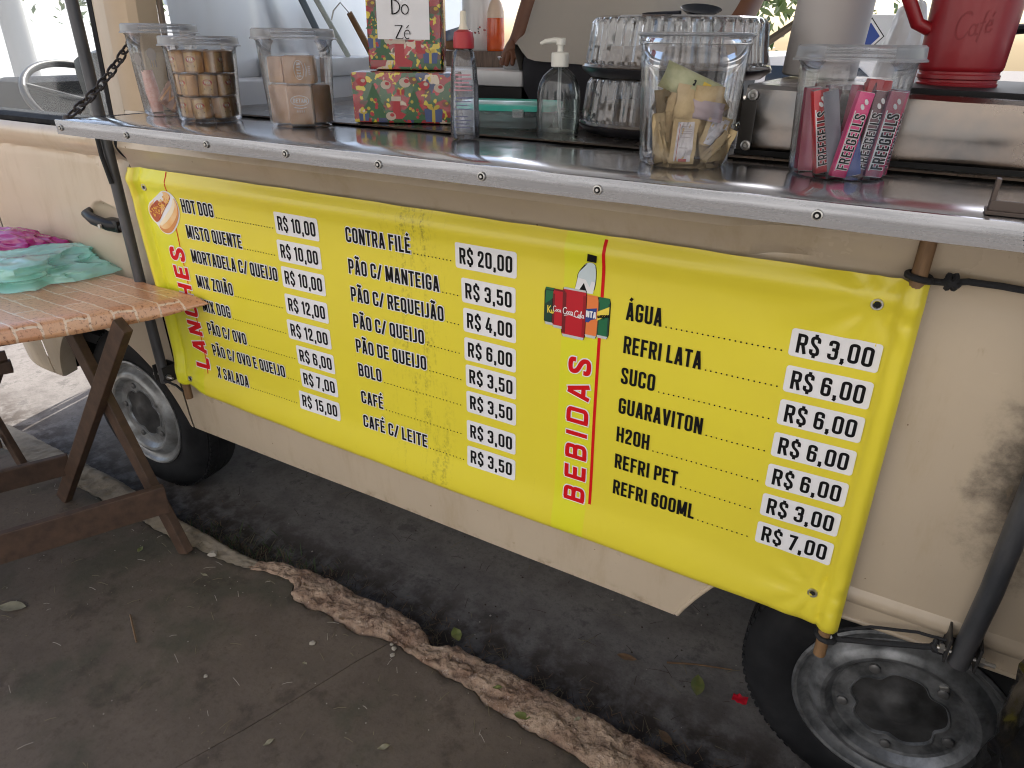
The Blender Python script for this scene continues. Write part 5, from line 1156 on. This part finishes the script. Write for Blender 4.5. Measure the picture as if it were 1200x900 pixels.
for sx in (-1, 1):
    ear = nd((PX-.012+sx*.08, PY-.005, PF+1.64), .012, h2)
    th_ = nd((PX+sx*.095, PY, PF+.86), .085, pel); kn = nd((PX+sx*.10, PY-.02, PF+.48), .058, th_); an = nd((PX+sx*.10, PY+.02, PF+.08), .04, kn); ft = nd((PX+sx*.11, PY-.10, PF+.035), .035, an)
# arm reaching to the bowl (photo left) and resting arm
s1 = nd((PX-.20, PY+.01, PF+1.38), .055, ch); e1 = nd((PX-.305, PY+.06, PF+1.13), .048, s1); w1 = nd((1.082, .83, 1.522), .030, e1); p1_ = nd((1.068, .815, 1.496), (.028, .020), w1)
for k, (dx, dy, L) in enumerate(((-.024, -.012, .034), (-.012, -.022, .042), (.002, -.026, .045), (.016, -.022, .04))):
    f1 = nd((1.068+dx, .815+dy, 1.476), .0085, p1_); f2 = nd((1.068+dx*1.25, .815+dy*1.6, 1.458-L*.2), .007, f1)
t1 = nd((1.096, .80, 1.490), .009, w1); t2 = nd((1.098, .785, 1.468), .008, t1)
s2 = nd((PX+.20, PY+.01, PF+1.38), .055, ch); e2 = nd((PX+.29, PY+.04, PF+1.10), .046, s2); w2 = nd((PX+.26, PY-.12, PF+.93), .030, e2); p2_ = nd((PX+.24, PY-.19, PF+.91), (.028, .02), w2)
for dx in (-.026, -.010, .006, .022): f1 = nd((PX+.24+dx, PY-.235, PF+.90), .0085, p2_); nd((PX+.24+dx*1.1, PY-.262, PF+.888), .007, f1)
nd((PX+.205, PY-.20, PF+.915), .009, w2)
skinmesh('body', N, E_, SKIN, per)
m = MB(); m.lathe([(0, .105), (.05, .10), (.085, .06), (.097, .0), (.092, -.05), (.08, -.075)], (PX-.01, PY+.008, PF+1.68), 24, (R(-12), 0, 0), rfun=lambda r, z, t: r*(1+.05*nz(5*math.cos(t), 5*math.sin(t), z*20))*(.72 if (math.sin(t) < -.3 and z < .02) else 1)); m.build('hair', mat('hair_dark', (.015, .011, .009), .6, bump=.4, bscale=120), per, smooth=60)
for sx in (-1, 1):
    m = MB(); m.sphere((PX-.022+sx*.031, PY-.098, PF+1.655), .0115, 12, 8); m.build('eye', mat('eye_dark', (.03, .02, .015), .2), per, smooth=60)
m = MB(); m.tube([(PX-.048, PY-.100, PF+1.598), (PX-.022, PY-.107, PF+1.596), (PX+.004, PY-.100, PF+1.598)], .005, 8); m.build('mouth', mat('lip_brown', (.16, .05, .04), .45), per, smooth=60)
# t-shirt
SH = mat('tshirt_beige', (.44, .405, .36), .85, col2=(.40, .37, .33), scale=3, bump=.05, bscale=300)
SR = [(1.40, .345, .21), (1.46, .335, .205), (1.54, .31, .195), (1.64, .275, .18), (1.74, .25, .165), (1.84, .235, .15), (1.92, .215, .125), (1.965, .14, .095), (1.99, .085, .08)]
m = MB()
def shirt(u, v):
    t = 2*PI*u/72; s_ = v/26; z0 = lerp(SR[0][0], SR[-1][0], s_)
    a = interp([(q[0], q[1]) for q in SR], z0); b = interp([(q[0], q[2]) for q in SR], z0)
    cx = math.cos(t); hem = 1.462-.065*gs(cx, -1.0, .10)+.040*gs(cx, -.80, .11)-.012*cx
    z = z0 if v > 6 else lerp(hem, lerp(SR[0][0], SR[-1][0], 6/26), v/6)
    fold = .014*math.sin(t*5+z*9)*max(0, 1-s_*1.6)+.012*nz(math.cos(t)*2.4, math.sin(t)*2.4, z*4)+.010*gs(cx, .35, .10)*max(0, 1-s_)
    return (PX+(a+fold)*math.cos(t), PY+(b+fold)*math.sin(t), z)
m.grid(shirt, 72, 27, closeu=True)
for sx in (-1, 1):
    A = Vector((PX+sx*.17, PY+.01, PF+1.40)); B = Vector((PX+sx*(.275 if sx < 0 else .265), PY+(.045 if sx < 0 else .03), PF+1.20))
    m.tube([A, A.lerp(B, .4), B, B+Vector((sx*.006, 0, -.01))], [.085, .085, .078, .076], 18, caps=False)
m.build('tshirt', SH, per, smooth=60)
TR = mat('trousers_black', (.012, .012, .016), .8, col2=(.018, .018, .024), scale=6)
m = MB()
m.grid(lambda u, v: (PX-.02+[.22, .25, .30, .305, .29][v]*math.cos(2*PI*u/48)+.006*nz(u*.5, v), PY+[.15, .17, .185, .185, .17][v]*math.sin(2*PI*u/48), [1.24, 1.32, 1.40, 1.46, 1.52][v]), 48, 5, closeu=True)
for sx in (-1, 1): m.tube([(PX+sx*.10, PY, 1.38), (PX+sx*.105, PY-.01, 1.03), (PX+sx*.10, PY+.01, .68), (PX+sx*.10, PY+.015, .60)], [.14, .09, .07, .068], 20)
m.build('trousers', TR, per, smooth=60)
for sx in (-1, 1):
    m = MB(); m.lathe([(0, 0), (.05, 0), (.052, .02), (.045, .055), (.03, .08), (0, .085)], (PX+sx*.108, PY-.04, PF), 20, rfun=lambda r, z, t: (r*math.cos(t), r*2.4*math.sin(t)*(1 if z < .05 else .7)+(.03 if z > .05 else 0), z)); m.build('shoe', BLACK, per, smooth=60)

# ================================================================ TABLE, STOOL AND BAGS ON THE PAVEMENT
GZ = .118
WB = mat('stained_wood', (.050, .028, .018), .6, col2=(.085, .048, .030), scale=10, stretch=(3, 3, 3), bump=.15, bscale=60)
add_layer(WB, (.20, .13, .09), lambda n, l, co: math_n(n, l, 'MULTIPLY', ramp_n(n, l, noise_n(n, l, co, 28, 8, rough=.75), .66, .78), .55))
def brick():
    m = bpy.data.materials.new('brick_print_vinyl'); m.use_nodes = True; n = m.node_tree; l = n.links; b = n.nodes['Principled BSDF']
    uv = n.nodes.new('ShaderNodeUVMap'); uv.uv_map = 'UVMap'
    br = n.nodes.new('ShaderNodeTexBrick'); br.inputs['Scale'].default_value = 1; br.inputs['Brick Width'].default_value = .24; br.inputs['Row Height'].default_value = .052; br.inputs['Mortar Size'].default_value = .0032; br.inputs['Mortar Smooth'].default_value = .4
    br.inputs['Color1'].default_value = (.56, .27, .14, 1); br.inputs['Color2'].default_value = (.66, .38, .22, 1); br.inputs['Mortar'].default_value = (.72, .56, .42, 1)
    nx = noise_n(n, l, uv.outputs[0], 45, 3); vm = n.nodes.new('ShaderNodeVectorMath'); vm.operation = 'MULTIPLY_ADD'; vm.inputs[1].default_value = (.014, .014, 0)
    nt_ = n.nodes.new('ShaderNodeTexNoise'); nt_.inputs['Scale'].default_value = 30; l.new(uv.outputs[0], nt_.inputs['Vector']); l.new(nt_.outputs['Color'], vm.inputs[0]); l.new(uv.outputs[0], vm.inputs[2]); l.new(vm.outputs[0], br.inputs['Vector'])
    mx = n.nodes.new('ShaderNodeMix'); mx.data_type = 'RGBA'; mx.blend_type = 'MULTIPLY'; mx.inputs[7].default_value = (.30, .20, .15, 1)
    l.new(br.outputs['Color'], mx.inputs[6]); l.new(ramp_n(n, l, noise_n(n, l, uv.outputs[0], 120, 6, rough=.7), .50, .70), mx.inputs[0]); l.new(mx.outputs[2], b.inputs['Base Color'])
    b.inputs['Roughness'].default_value = .30; b.inputs['Coat Weight'].default_value = .3
    bp = n.nodes.new('ShaderNodeBump'); bp.inputs['Strength'].default_value = .2; bp.inputs['Distance'].default_value = .002; l.new(noise_n(n, l, uv.outputs[0], 25, 4), bp.inputs['Height']); l.new(bp.outputs[0], b.inputs['Normal'])
    return m
TZ = .90
tab = thing('folding_table', 'brown wooden folding table with brick patterned cover on its top', 'table', (.1, -.3, GZ))
d1 = Vector((-.44, -.898, 0)); Cc = Vector((.598, -.040, TZ)); d2 = Vector((-1, .012, 0)); Lr, Lf = .80, 1.15
m = MB(); uvl = m.bm.loops.layers.uv.new('UVMap'); uvd = {}
def clothp(u, v):
    # u along far edge (0 at right), v along right edge; outer rows hang down as the overhang
    U = [-.036, -.026, -.008, 0]+[Lf*k/30 for k in range(1, 31)]; Vv = [-.0, .002]+[Lr*k/20 for k in range(1, 21)]
    a, b = U[u], Vv[v]
    p = Cc+d2*max(a, 0)+d1*b
    p.z += .0015*nz(p.x*7, p.y*7, 1)+.004*gs(b, 0, .05)*nz(a*9, 4)
    if a < 0:
        t = -a/.036; p += Vector((.008*t**.5, -.003*t, -.034*t-.008*t*math.sin(PI*min(1, b/.5))))+Vector((.004, 0, 0))*nz(b*11, 2)*t
        if b < .10: p += Vector((.030, .010, .018))*t*(1-b/.10)
    uvd_key = (round(p.x, 6), round(p.y, 6), round(p.z, 6)); uvd[uvd_key] = (a, b); return p
vs = m.grid(clothp, 34, 22)
for f in m.bm.faces:
    for lp in f.loops:
        k = (round(lp.vert.co.x, 6), round(lp.vert.co.y, 6), round(lp.vert.co.z, 6)); lp[uvl].uv = uvd.get(k, min(uvd.items(), key=lambda q: (q[0][0]-k[0])**2+(q[0][1]-k[1])**2+(q[0][2]-k[2])**2)[1])
cl = m.build('table_cover', brick(), tab, smooth=70); s_ = cl.modifiers.new('thickness', 'SOLIDIFY'); s_.thickness = .0025; s_.offset = -1
m = MB(); P = [Cc+d2*.02+d1*.02, Cc+d2*(Lf-.02)+d1*.02, Cc+d2*(Lf-.02)+d1*(Lr-.02), Cc+d2*.02+d1*(Lr-.02)]
m.prism([p-Vector((0, 0, .004)) for p in P], (0, 0, -.020)); m.build('tabletop', WB, tab)
def leg(a, b, par, w_=.024, h_=.048, nm='leg'):
    m = MB(); m.beam(a, b, w_, h_, up=(0, 0, 1)); return m.build(nm, WB, par)
for off in (Vector((0, 0, 0)), d1*.68):
    leg(Vector((-.06, -.225, GZ+.002))+off, Vector((.555, -.225, .872))+off, tab, .026, .046)
    leg(Vector((.528, -.196, GZ+.002))+off, Vector((.20, -.196, .872))+off, tab, .026, .046)
leg(Vector((.535, -.216, .335)), Vector((.535, -.216, .335))+d1*.85, tab, .022, .088, 'stretcher')
leg(Vector((.035, -.215, .285)), Vector((.035, -.215, .285))+d1*.80, tab, .022, .070, 'stretcher')
leg(Vector((.50, -.10, .858)), Vector((.50, -.10, .858))+d1*.68, tab, .030, .034, 'rail'); leg(Vector((.24, -.10, .858)), Vector((.24, -.10, .858))+d1*.68, tab, .030, .034, 'rail')
# folding stool beyond the table
st = thing('folding_stool', 'dark wooden folding stool partly seen behind the table legs at the left edge', 'stool', (-.5, -.3, GZ))
for off in (Vector((0, 0, 0)), d1*.42):
    leg(Vector((-.385, -.185, GZ+.002))+off, Vector((-.60, -.185, .53))+off, st, .022, .042); leg(Vector((-.70, -.205, GZ+.002))+off, Vector((-.28, -.205, .53))+off, st, .022, .042)
leg(Vector((-.245, -.17, .545)), Vector((-.245, -.17, .545))+d1*.5, st, .03, .04, 'rail'); leg(Vector((-.63, -.17, .545)), Vector((-.63, -.17, .545))+d1*.5, st, .03, .04, 'rail')
leg(Vector((-.44, -.205, .215)), Vector((-.44, -.205, .215))+d1*.48, st, .022, .05, 'stretcher')
for k in range(6):
    a = Vector((-.26-.068*k, -.17, .571)); leg(a, a+d1*.5, st, .012, .05, 'slat')
def film(name, c1, tr):
    m = mat(name, c1, .10, coat=1.0, trans=0, bump=.04, bscale=25); n = m.node_tree; b = n.nodes['Principled BSDF']; out = [x for x in n.nodes if x.type == 'OUTPUT_MATERIAL'][0]
    tl = n.nodes.new('ShaderNodeBsdfTranslucent'); tl.inputs[0].default_value = (*c1, 1); tp = n.nodes.new('ShaderNodeBsdfTransparent'); tp.inputs[0].default_value = (min(1, c1[0]*.5+.5), min(1, c1[1]*.5+.5), min(1, c1[2]*.5+.5), 1)
    a = n.nodes.new('ShaderNodeMixShader'); a.inputs[0].default_value = .25; n.links.new(b.outputs[0], a.inputs[1]); n.links.new(tl.outputs[0], a.inputs[2])
    q = n.nodes.new('ShaderNodeMixShader'); q.inputs[0].default_value = tr; n.links.new(a.outputs[0], q.inputs[1]); n.links.new(tp.outputs[0], q.inputs[2]); n.links.new(q.outputs[0], out.inputs[0]); return m
crumple('plastic_bag', film('teal_film', (.46, .92, .83), .30), (.03, -.20, TZ+.004), .21, .15, .062, 'thin turquoise plastic bag lying crumpled on the brick patterned table', 'bag', 2.3, .36, 130, 54, 1.0, .75, .9, .35)
crumple('plastic_bag', film('magenta_film', (.44, .012, .19), .06), (-.20, -.135, TZ+.004), .25, .085, .085, 'dark magenta plastic bag behind the turquoise one on the table', 'bag', 7.9, .28, 120, 48, .35, .75, .8, .35)
# ---- rubbish bag
tb = thing('rubbish_bag', 'shiny black rubbish bag standing beside the rear wheel', 'bag', (2.752, -.275, GZ))
m = MB()
def rb(u, v):
    t = 2*PI*u/120; s_ = v/70; z = .95*s_
    r = interp([(0, .20), (.06, .24), (.4, .262), (.70, .268), (.80, .240), (.88, .17), (.935, .06), (.95, .05), (1, .10)], s_)
    d = Vector((math.cos(t), math.sin(t), 0)); k = .055*min(1, s_*8)*(1.3-s_)
    q = k*(nz(d.x*1.5, d.y*1.5, z*2.5)+.7*(1-2*abs(nz(d.x*2.6+3, d.y*2.6, z*4)))+.35*(1-2*abs(nz(d.x*7, d.y*7+5, z*9)))+.15*(1-2*abs(nz(d.x*15, d.y*15, z*20))))
    if s_ > .72: q += .016*math.sin(t*13+z*5)*(1-abs(s_-.88)*3)
    r = max(.02, r+q); return (2.752+r*d.x, -.275+r*d.y, GZ+z+.01*nz(d.x*4, d.y*4, z*5))
m.grid(rb, 120, 71, closeu=True); m.build('film', mat('bin_liner', (.006, .006, .007), .20, bump=.3, bscale=28, spec=.4), tb, smooth=60)
m = MB(); m.tube([(2.752+.056*math.cos(t), -.275+.056*math.sin(t), GZ+.895) for t in [2*PI*k/20 for k in range(20)]], .007, 8, closed=True); m.build('tie', BLACK, tb, smooth=60)

# ================================================================ LITTER
LG = mat('leaf_green', (.10, .13, .035), .5, col2=(.16, .16, .05), scale=40); LP = mat('leaf_pale', (.26, .24, .16), .6, col2=(.19, .17, .11), scale=40); LB = mat('leaf_brown', (.13, .075, .04), .7, col2=(.20, .12, .06), scale=40)
def leafo(x, y, z, L, mt, label, a, wr=.42, tilt=.25, grp=None):
    m = MB(); ca_, sa = math.cos(a), math.sin(a)
    def f(u, v):
        t = u/10; w_ = wr*L*math.sin(PI*min(1, t*1.02))**.75*(1 if t < .98 else .2)*.5; s_ = (v-2)/2
        px = (t-.5)*L; py = s_*w_; pz = abs(s_)*w_*tilt+.12*L*(t-.5)**2*2+.003*nz(t*4, s_, L*90)+.0015
        return (x+px*ca_-py*sa, y+px*sa+py*ca_, z+pz)
    m.grid(f, 11, 5); return tag(m.build('leaf', mt, smooth=60, org=(x, y, z)), label, 'leaf', grp)
leafo(1.457, -.399, .119, .030, LP, 'pale green fallen leaf on the sidewalk near the bottom of the view', .9)
leafo(1.230, -.518, .119, .028, LP, 'cream coloured fallen leaf beside the joint in the sidewalk', 1.3, .35)
leafo(.32, -.584, .119, .075, LP, 'large pale dry leaf on the sidewalk at the left edge', .5, .5)
leafo(1.14, -.32, .119, .014, LP, 'tiny pale leaf scrap on the sidewalk nearest the broken kerb', .2, .6)
leafo(.40, -.26, .119, .03, LG, 'dull green leaf on the sidewalk below the folding table', 2.2, .5)
leafo(.66, -.235, .119, .03, LP, 'thin pale leaf beside the foot of the table leg', .1, .25)
leafo(1.683, -.178, .121, .040, LG, 'fresh green leaf caught at the pavement edge of the kerb', .3, .5)
leafo(1.41, -.045, .112, .05, LG, 'olive leaf tucked behind the kerb hump', 2.4, .55)
leafo(1.60, -.15, .137, .026, LG, 'small green leaf lying on top of the kerb', .6, .4)
leafo(1.80, -.13, .135, .020, LP, 'tiny white leaf on top of the kerb', .9, .5)
leafo(1.80, .20, .012, .055, LB, 'brown leaf on the road under the van', .2, .4)
leafo(1.995, .20, .02, .07, LG, 'broad green leaf standing below the rear wheel arch', 1.8, .5, .3)
leafo(1.97, .02, .012, .05, LB, 'curled brown leaf in the gutter near the rear wheel', 2.6, .45)
leafo(1.30, .55, .012, .045, LG, 'dark green leaf far under the van', 1.1, .5)
m = MB(); c = Vector((2.10, .215, .014)); m.grid(lambda u, v: c+Vector((.018*(u/5-.5)*2+.004*nz(v, u), .014*(v/5-.5)*2, .010+.012*nz(u*.7, v*.7, 3))), 6, 6); tag(m.build('paper_scrap', mat('scrap_red', (.65, .01, .03), .5), smooth=60, org=c), 'small crumpled bright red scrap on the road beside the rear tyre', 'scrap')
WCH = mat('chip_white', (.33, .30, .25), .85)
for x, y, s_, lb in ((1.302, -.170, .012, 'largest white stone chip by the end of the sidewalk joint'), (1.288, -.162, .008, 'small white stone chip nearest the kerb end of the joint'), (1.312, -.188, .010, 'white stone chip furthest from the kerb by the joint'), (1.11, -.262, .013, 'pale pebble on the open sidewalk'), (.61, -.165, .022, 'pale flat stone chip on the kerb near the table leg'), (.96, -.47, .008, 'tiny pale pebble on the sidewalk left of the joint')):
    m = MB(); m.lathe([(0, 0), (s_*.6, .001), (s_*.62, s_*.25), (s_*.3, s_*.5), (0, s_*.5)], (x, y, .1185 if s_ < .02 else .123), 9, rfun=lambda r, z, t: r*(1+.5*nz(2*math.cos(t)+x*90, 2*math.sin(t), z*90))); tag(m.build('stone_chip', WCH, smooth=30, org=(x, y, .118)), lb, 'stone')
rg = random.Random(11)
m = MB()
for k in range(1500):
    x = rg.uniform(.25, 2.3) if k > 350 else rg.gauss(.62, .22); yk = interp(UP, x); y = yk+.02+abs(rg.gauss(0, .045)); a = rg.uniform(0, PI); L = rg.uniform(.008, .035); z = .008+rg.random()*.012
    q = Vector((math.cos(a), math.sin(a), rg.uniform(-.1, .5)))*L; s_ = Vector((-math.sin(a), math.cos(a), 0))*rg.uniform(.0006, .0016); p = Vector((x, y, z))
    m.poly([p-s_, p+s_, p+q+s_*.3, p+q-s_*.3], rg.choice((0, 0, 1, 2)))
o = m.build('gutter_litter', [LB, mat('dry_grass', (.15, .125, .07), .8), mat('dark_litter', (.045, .03, .02), .9)], fix=False); o['kind'] = 'stuff'
m = MB()
for k in range(320):
    x = rg.gauss(.62, .16); y = interp(UP, x)+.03+abs(rg.gauss(0, .05)); h = rg.uniform(.012, .045); a = rg.uniform(0, 2*PI); p = Vector((x, y, .002)); q = Vector((math.cos(a)*h*.8, math.sin(a)*h*.8, h)); s_ = Vector((-math.sin(a), math.cos(a), 0))*rg.uniform(.0012, .003)
    m.poly([p-s_, p+s_, p+q*.6+s_*.8, p+q, p+q*.6-s_*.8], rg.choice((0, 0, 1)))
o = m.build('weeds', [mat('weed_green', (.05, .075, .022), .6), MATS['dry_grass']], fix=False); o['kind'] = 'stuff'
m = MB()
for k in range(620):
    x = rg.uniform(-.2, 2.1); y = interp(LOW, x)-rg.random()**1.5*.75; s_ = rg.uniform(.0007, .0022)
    if rg.random() < .3:
        a = rg.uniform(0, PI); L = rg.uniform(.008, .035); d = Vector((math.cos(a), math.sin(a), 0))*L; p = Vector((x, y, .1205)); m.tube([p, p+d*.5+Vector((0, 0, .002)), p+d], .0007, 4, rg.choice((0, 1, 1)))
    else: m.box((x, y, .119), (s_, s_*1.3, s_*.6), (0, 0, rg.random()*3), rg.choice((0, 1, 2)))
for k in range(520):
    x = rg.uniform(.2, 2.4); y = rg.uniform(.05, 1.3); s_ = rg.uniform(.001, .004); 
    if rg.random() < .4:
        a = rg.uniform(0, PI); L = rg.uniform(.01, .06); d = Vector((math.cos(a), math.sin(a), 0))*L; p = Vector((x, y, .010)); m.tube([p, p+d*.5+Vector((0, 0, .003)), p+d], .0008, 4, rg.choice((1, 2, 2)))
    else: m.box((x, y, .009), (s_, s_*1.3, s_*.6), (0, 0, rg.random()*3), rg.choice((0, 2, 2)))
o = m.build('grit', [mat('grit_pale', (.30, .27, .23), .9), MATS['dry_grass'], MATS['dark_litter']], fix=False); o['kind'] = 'stuff'
m = MB(); m.tube([(1.90, .24, .014), (1.97, .27, .018), (2.06, .30, .02)], [.003, .0026, .002], 6); tag(m.build('twig', LB, smooth=60, org=(1.9, .24, .01)), 'thin brown twig on the road near the rear wheel', 'twig')
m = MB(); m.tube([(.62, -.44, .122), (.66, -.46, .125), (.72, -.49, .122)], .0022, 6); tag(m.build('twig', LB, smooth=60, org=(.62, -.44, .12)), 'short dark twig on the sidewalk below the table', 'twig')

# ================================================================ STREET BEYOND
m = MB(); m.box((-5, 18.2, .04), (90, 30, .08)); struct(m.build('far_pavement', mat('far_paving', (.48, .47, .45), .9, col2=(.42, .41, .40), scale=2)))
m = MB(); m.grid(lambda u, v: (lerp(-8.5, -22, u/6), lerp(3.2, 24, v/6), lerp(.084, 2.5, u/6)), 7, 7); struct(m.build('added_bright_slope', MATS['far_paving'], smooth=60))  # invented slope that catches the sun to brighten the door window view
o = thing('boundary_wall', 'long pale wall across the street seen through the van windows', 'wall', (-22, 14, .08)); m = MB(); m.box((-22.2, 13.5, 1.55), (.3, 21, 2.6)); m.box((-22.2, 13.5, 2.9), (.4, 21, .08)); m.build('wall_face', mat('wall_pale', (.78, .78, .77), .9, col2=(.70, .70, .69), scale=2), o)
o = thing('street_railing', 'grey mesh railing on top of the pale wall across the street', 'railing', (-22, 12, 2.94)); m = MB()
for k in range(80): m.tube([(-22, 2.2+k*.24, 2.94), (-22, 2.2+k*.24, 4.3)], .016, 5)
for z in (3.0, 3.6, 4.25): m.tube([(-22, 2.2, z), (-22, 21.4, z)], .024, 5)
m.build('mesh', DARKMETAL, o)
o = thing('utility_pole', 'grey concrete utility pole across the street', 'pole', (-10.1, 5.25, 0)); m = MB(); m.tube([(-10.1, 5.25, 0), (-10.1, 5.25, 7.5)], [.19, .12], 16); m.build('pole', mat('pole_concrete', (.33, .32, .31), .9), o, smooth=40)
LEAF = mat('tree_leaf', (.06, .11, .022), .55, col2=(.11, .16, .03), scale=3); TRK = mat('tree_bark', (.09, .065, .045), .9, bump=.4, bscale=20)
def tree(x, y, h, cr, label, seed, n=2600, z0=None):
    g = random.Random(seed); o = thing('tree', label, 'tree', (x, y, .1)); m = MB(); m.tube([(x, y, .05), (x+.08, y, h*.3), (x-.05, y+.05, h*.55), (x, y, h*.8)], [.16, .12, .09, .03], 10)
    tips = []
    for k in range(9):
        a = k*2.4; b = Vector((x, y, h*(.38+.04*k))); e = b+Vector((math.cos(a)*cr*.7, math.sin(a)*cr*.7, h*.18)); m.tube([b, b.lerp(e, .5)+Vector((0, 0, .1)), e], [.05, .035, .012], 6); tips += [e, b.lerp(e, .6)]
    m.build('trunk', TRK, o, smooth=50); m = MB()
    for k in range(n):
        t = g.choice(tips); q = t+Vector((g.gauss(0, cr*.28), g.gauss(0, cr*.28), g.gauss(0, cr*.22))); s_ = g.uniform(.05, .11); r_q = Euler((g.uniform(-1, 1), g.uniform(-1, 1), g.uniform(0, 6))).to_matrix()
        m.poly([q+r_q@Vector(v) for v in ((-s_, 0, 0), (0, -s_*.4, 0), (s_, 0, 0), (0, s_*.4, 0))])
    m.build('crown', LEAF, o, fix=False)
tree(-11.5, 7.6, 4.2, 1.3, 'bushy green tree in front of the pale wall across the street', 4)
tree(.3, 7.0, 3.6, 1.7, 'green tree across the street seen past the serving person', 9)
# parked car across the street
o = thing('parked_car', 'white car parked across the street, seen past the cake domes', 'car', (1.0, 4.6, 0)); CW_ = mat('car_white', (.74, .75, .76), .25, coat=.6)
cx, cy = 1.0, 4.6
sil = [(-2.0, .35), (-2.05, .75), (-1.7, .88), (-1.0, .95), (-.45, 1.42), (.75, 1.46), (1.45, 1.0), (1.95, .95), (2.05, .6), (2.0, .35)]
m = MB()
def cb(u, v):
    px, pz = sil[u]; w_ = .82-.16*max(0, (pz-.95)/.5); return (cx+px, cy+[-w_, -w_*.96, 0, w_*.96, w_][v], pz+[0, .0, .03, .0, 0][v])
m.grid(cb, len(sil), 5)
for s_ in (-1, 1): m.poly([(cx+px, cy+s_*(.82-.16*max(0, (pz-.95)/.5)), pz) for px, pz in sil])
m.build('body', CW_, o, smooth=30)
gl_ = mat('car_glass', (.02, .025, .03), .05)
for s_ in (-1, 1):
    for a in ([(-.85, .98), (-.42, 1.36), (.12, 1.39), (.12, .98)], [(.18, .98), (.18, 1.39), (.72, 1.39), (1.25, 1.0)]):
        m = MB(); m.poly([(cx+px, cy+s_*(.828-.16*max(0, (pz-.95)/.5)), pz) for px, pz in a]); m.build('window', gl_, o)
    for wx in (-1.3, 1.3):
        m = MB(); m.lathe([(0, -.02), (.2, -.02), (.30, -.03), (.32, 0), (.32, .15), (0, .15)], (cx+wx, cy+s_*.84, .32), 28, (R(90) if s_ > 0 else R(-90), 0, 0)); m.build('wheel', RUBBER, o, smooth=40)
    m = MB(); m.box((cx-2.02, cy+s_*.55, .70), (.06, .3, .12), bevel=.01); m.build('headlight', STEEL, o)
# unseen building behind the viewer, added to bounce sunlight onto the van side
o = thing('bounce_building', 'unseen pale building behind the viewer, added to bounce sunlight onto the van', 'building', (0, -7, 0)); m = MB(); m.box((0, -7.5, 4.2), (40, 1, 8.4)); m.build('wall', mat('plaster', (.56, .555, .55), .9, col2=(.48, .475, .47), scale=1), o)
for k in range(7):
    m = MB(); m.box((-12+k*4, -6.99, 2.2), (1.3, .06, 1.5), bevel=.02); f = m.build('window', WHITE, o); m = MB(); m.box((-12+k*4, -6.95, 2.2), (1.1, .03, 1.3)); m.build('pane', gl_, f)
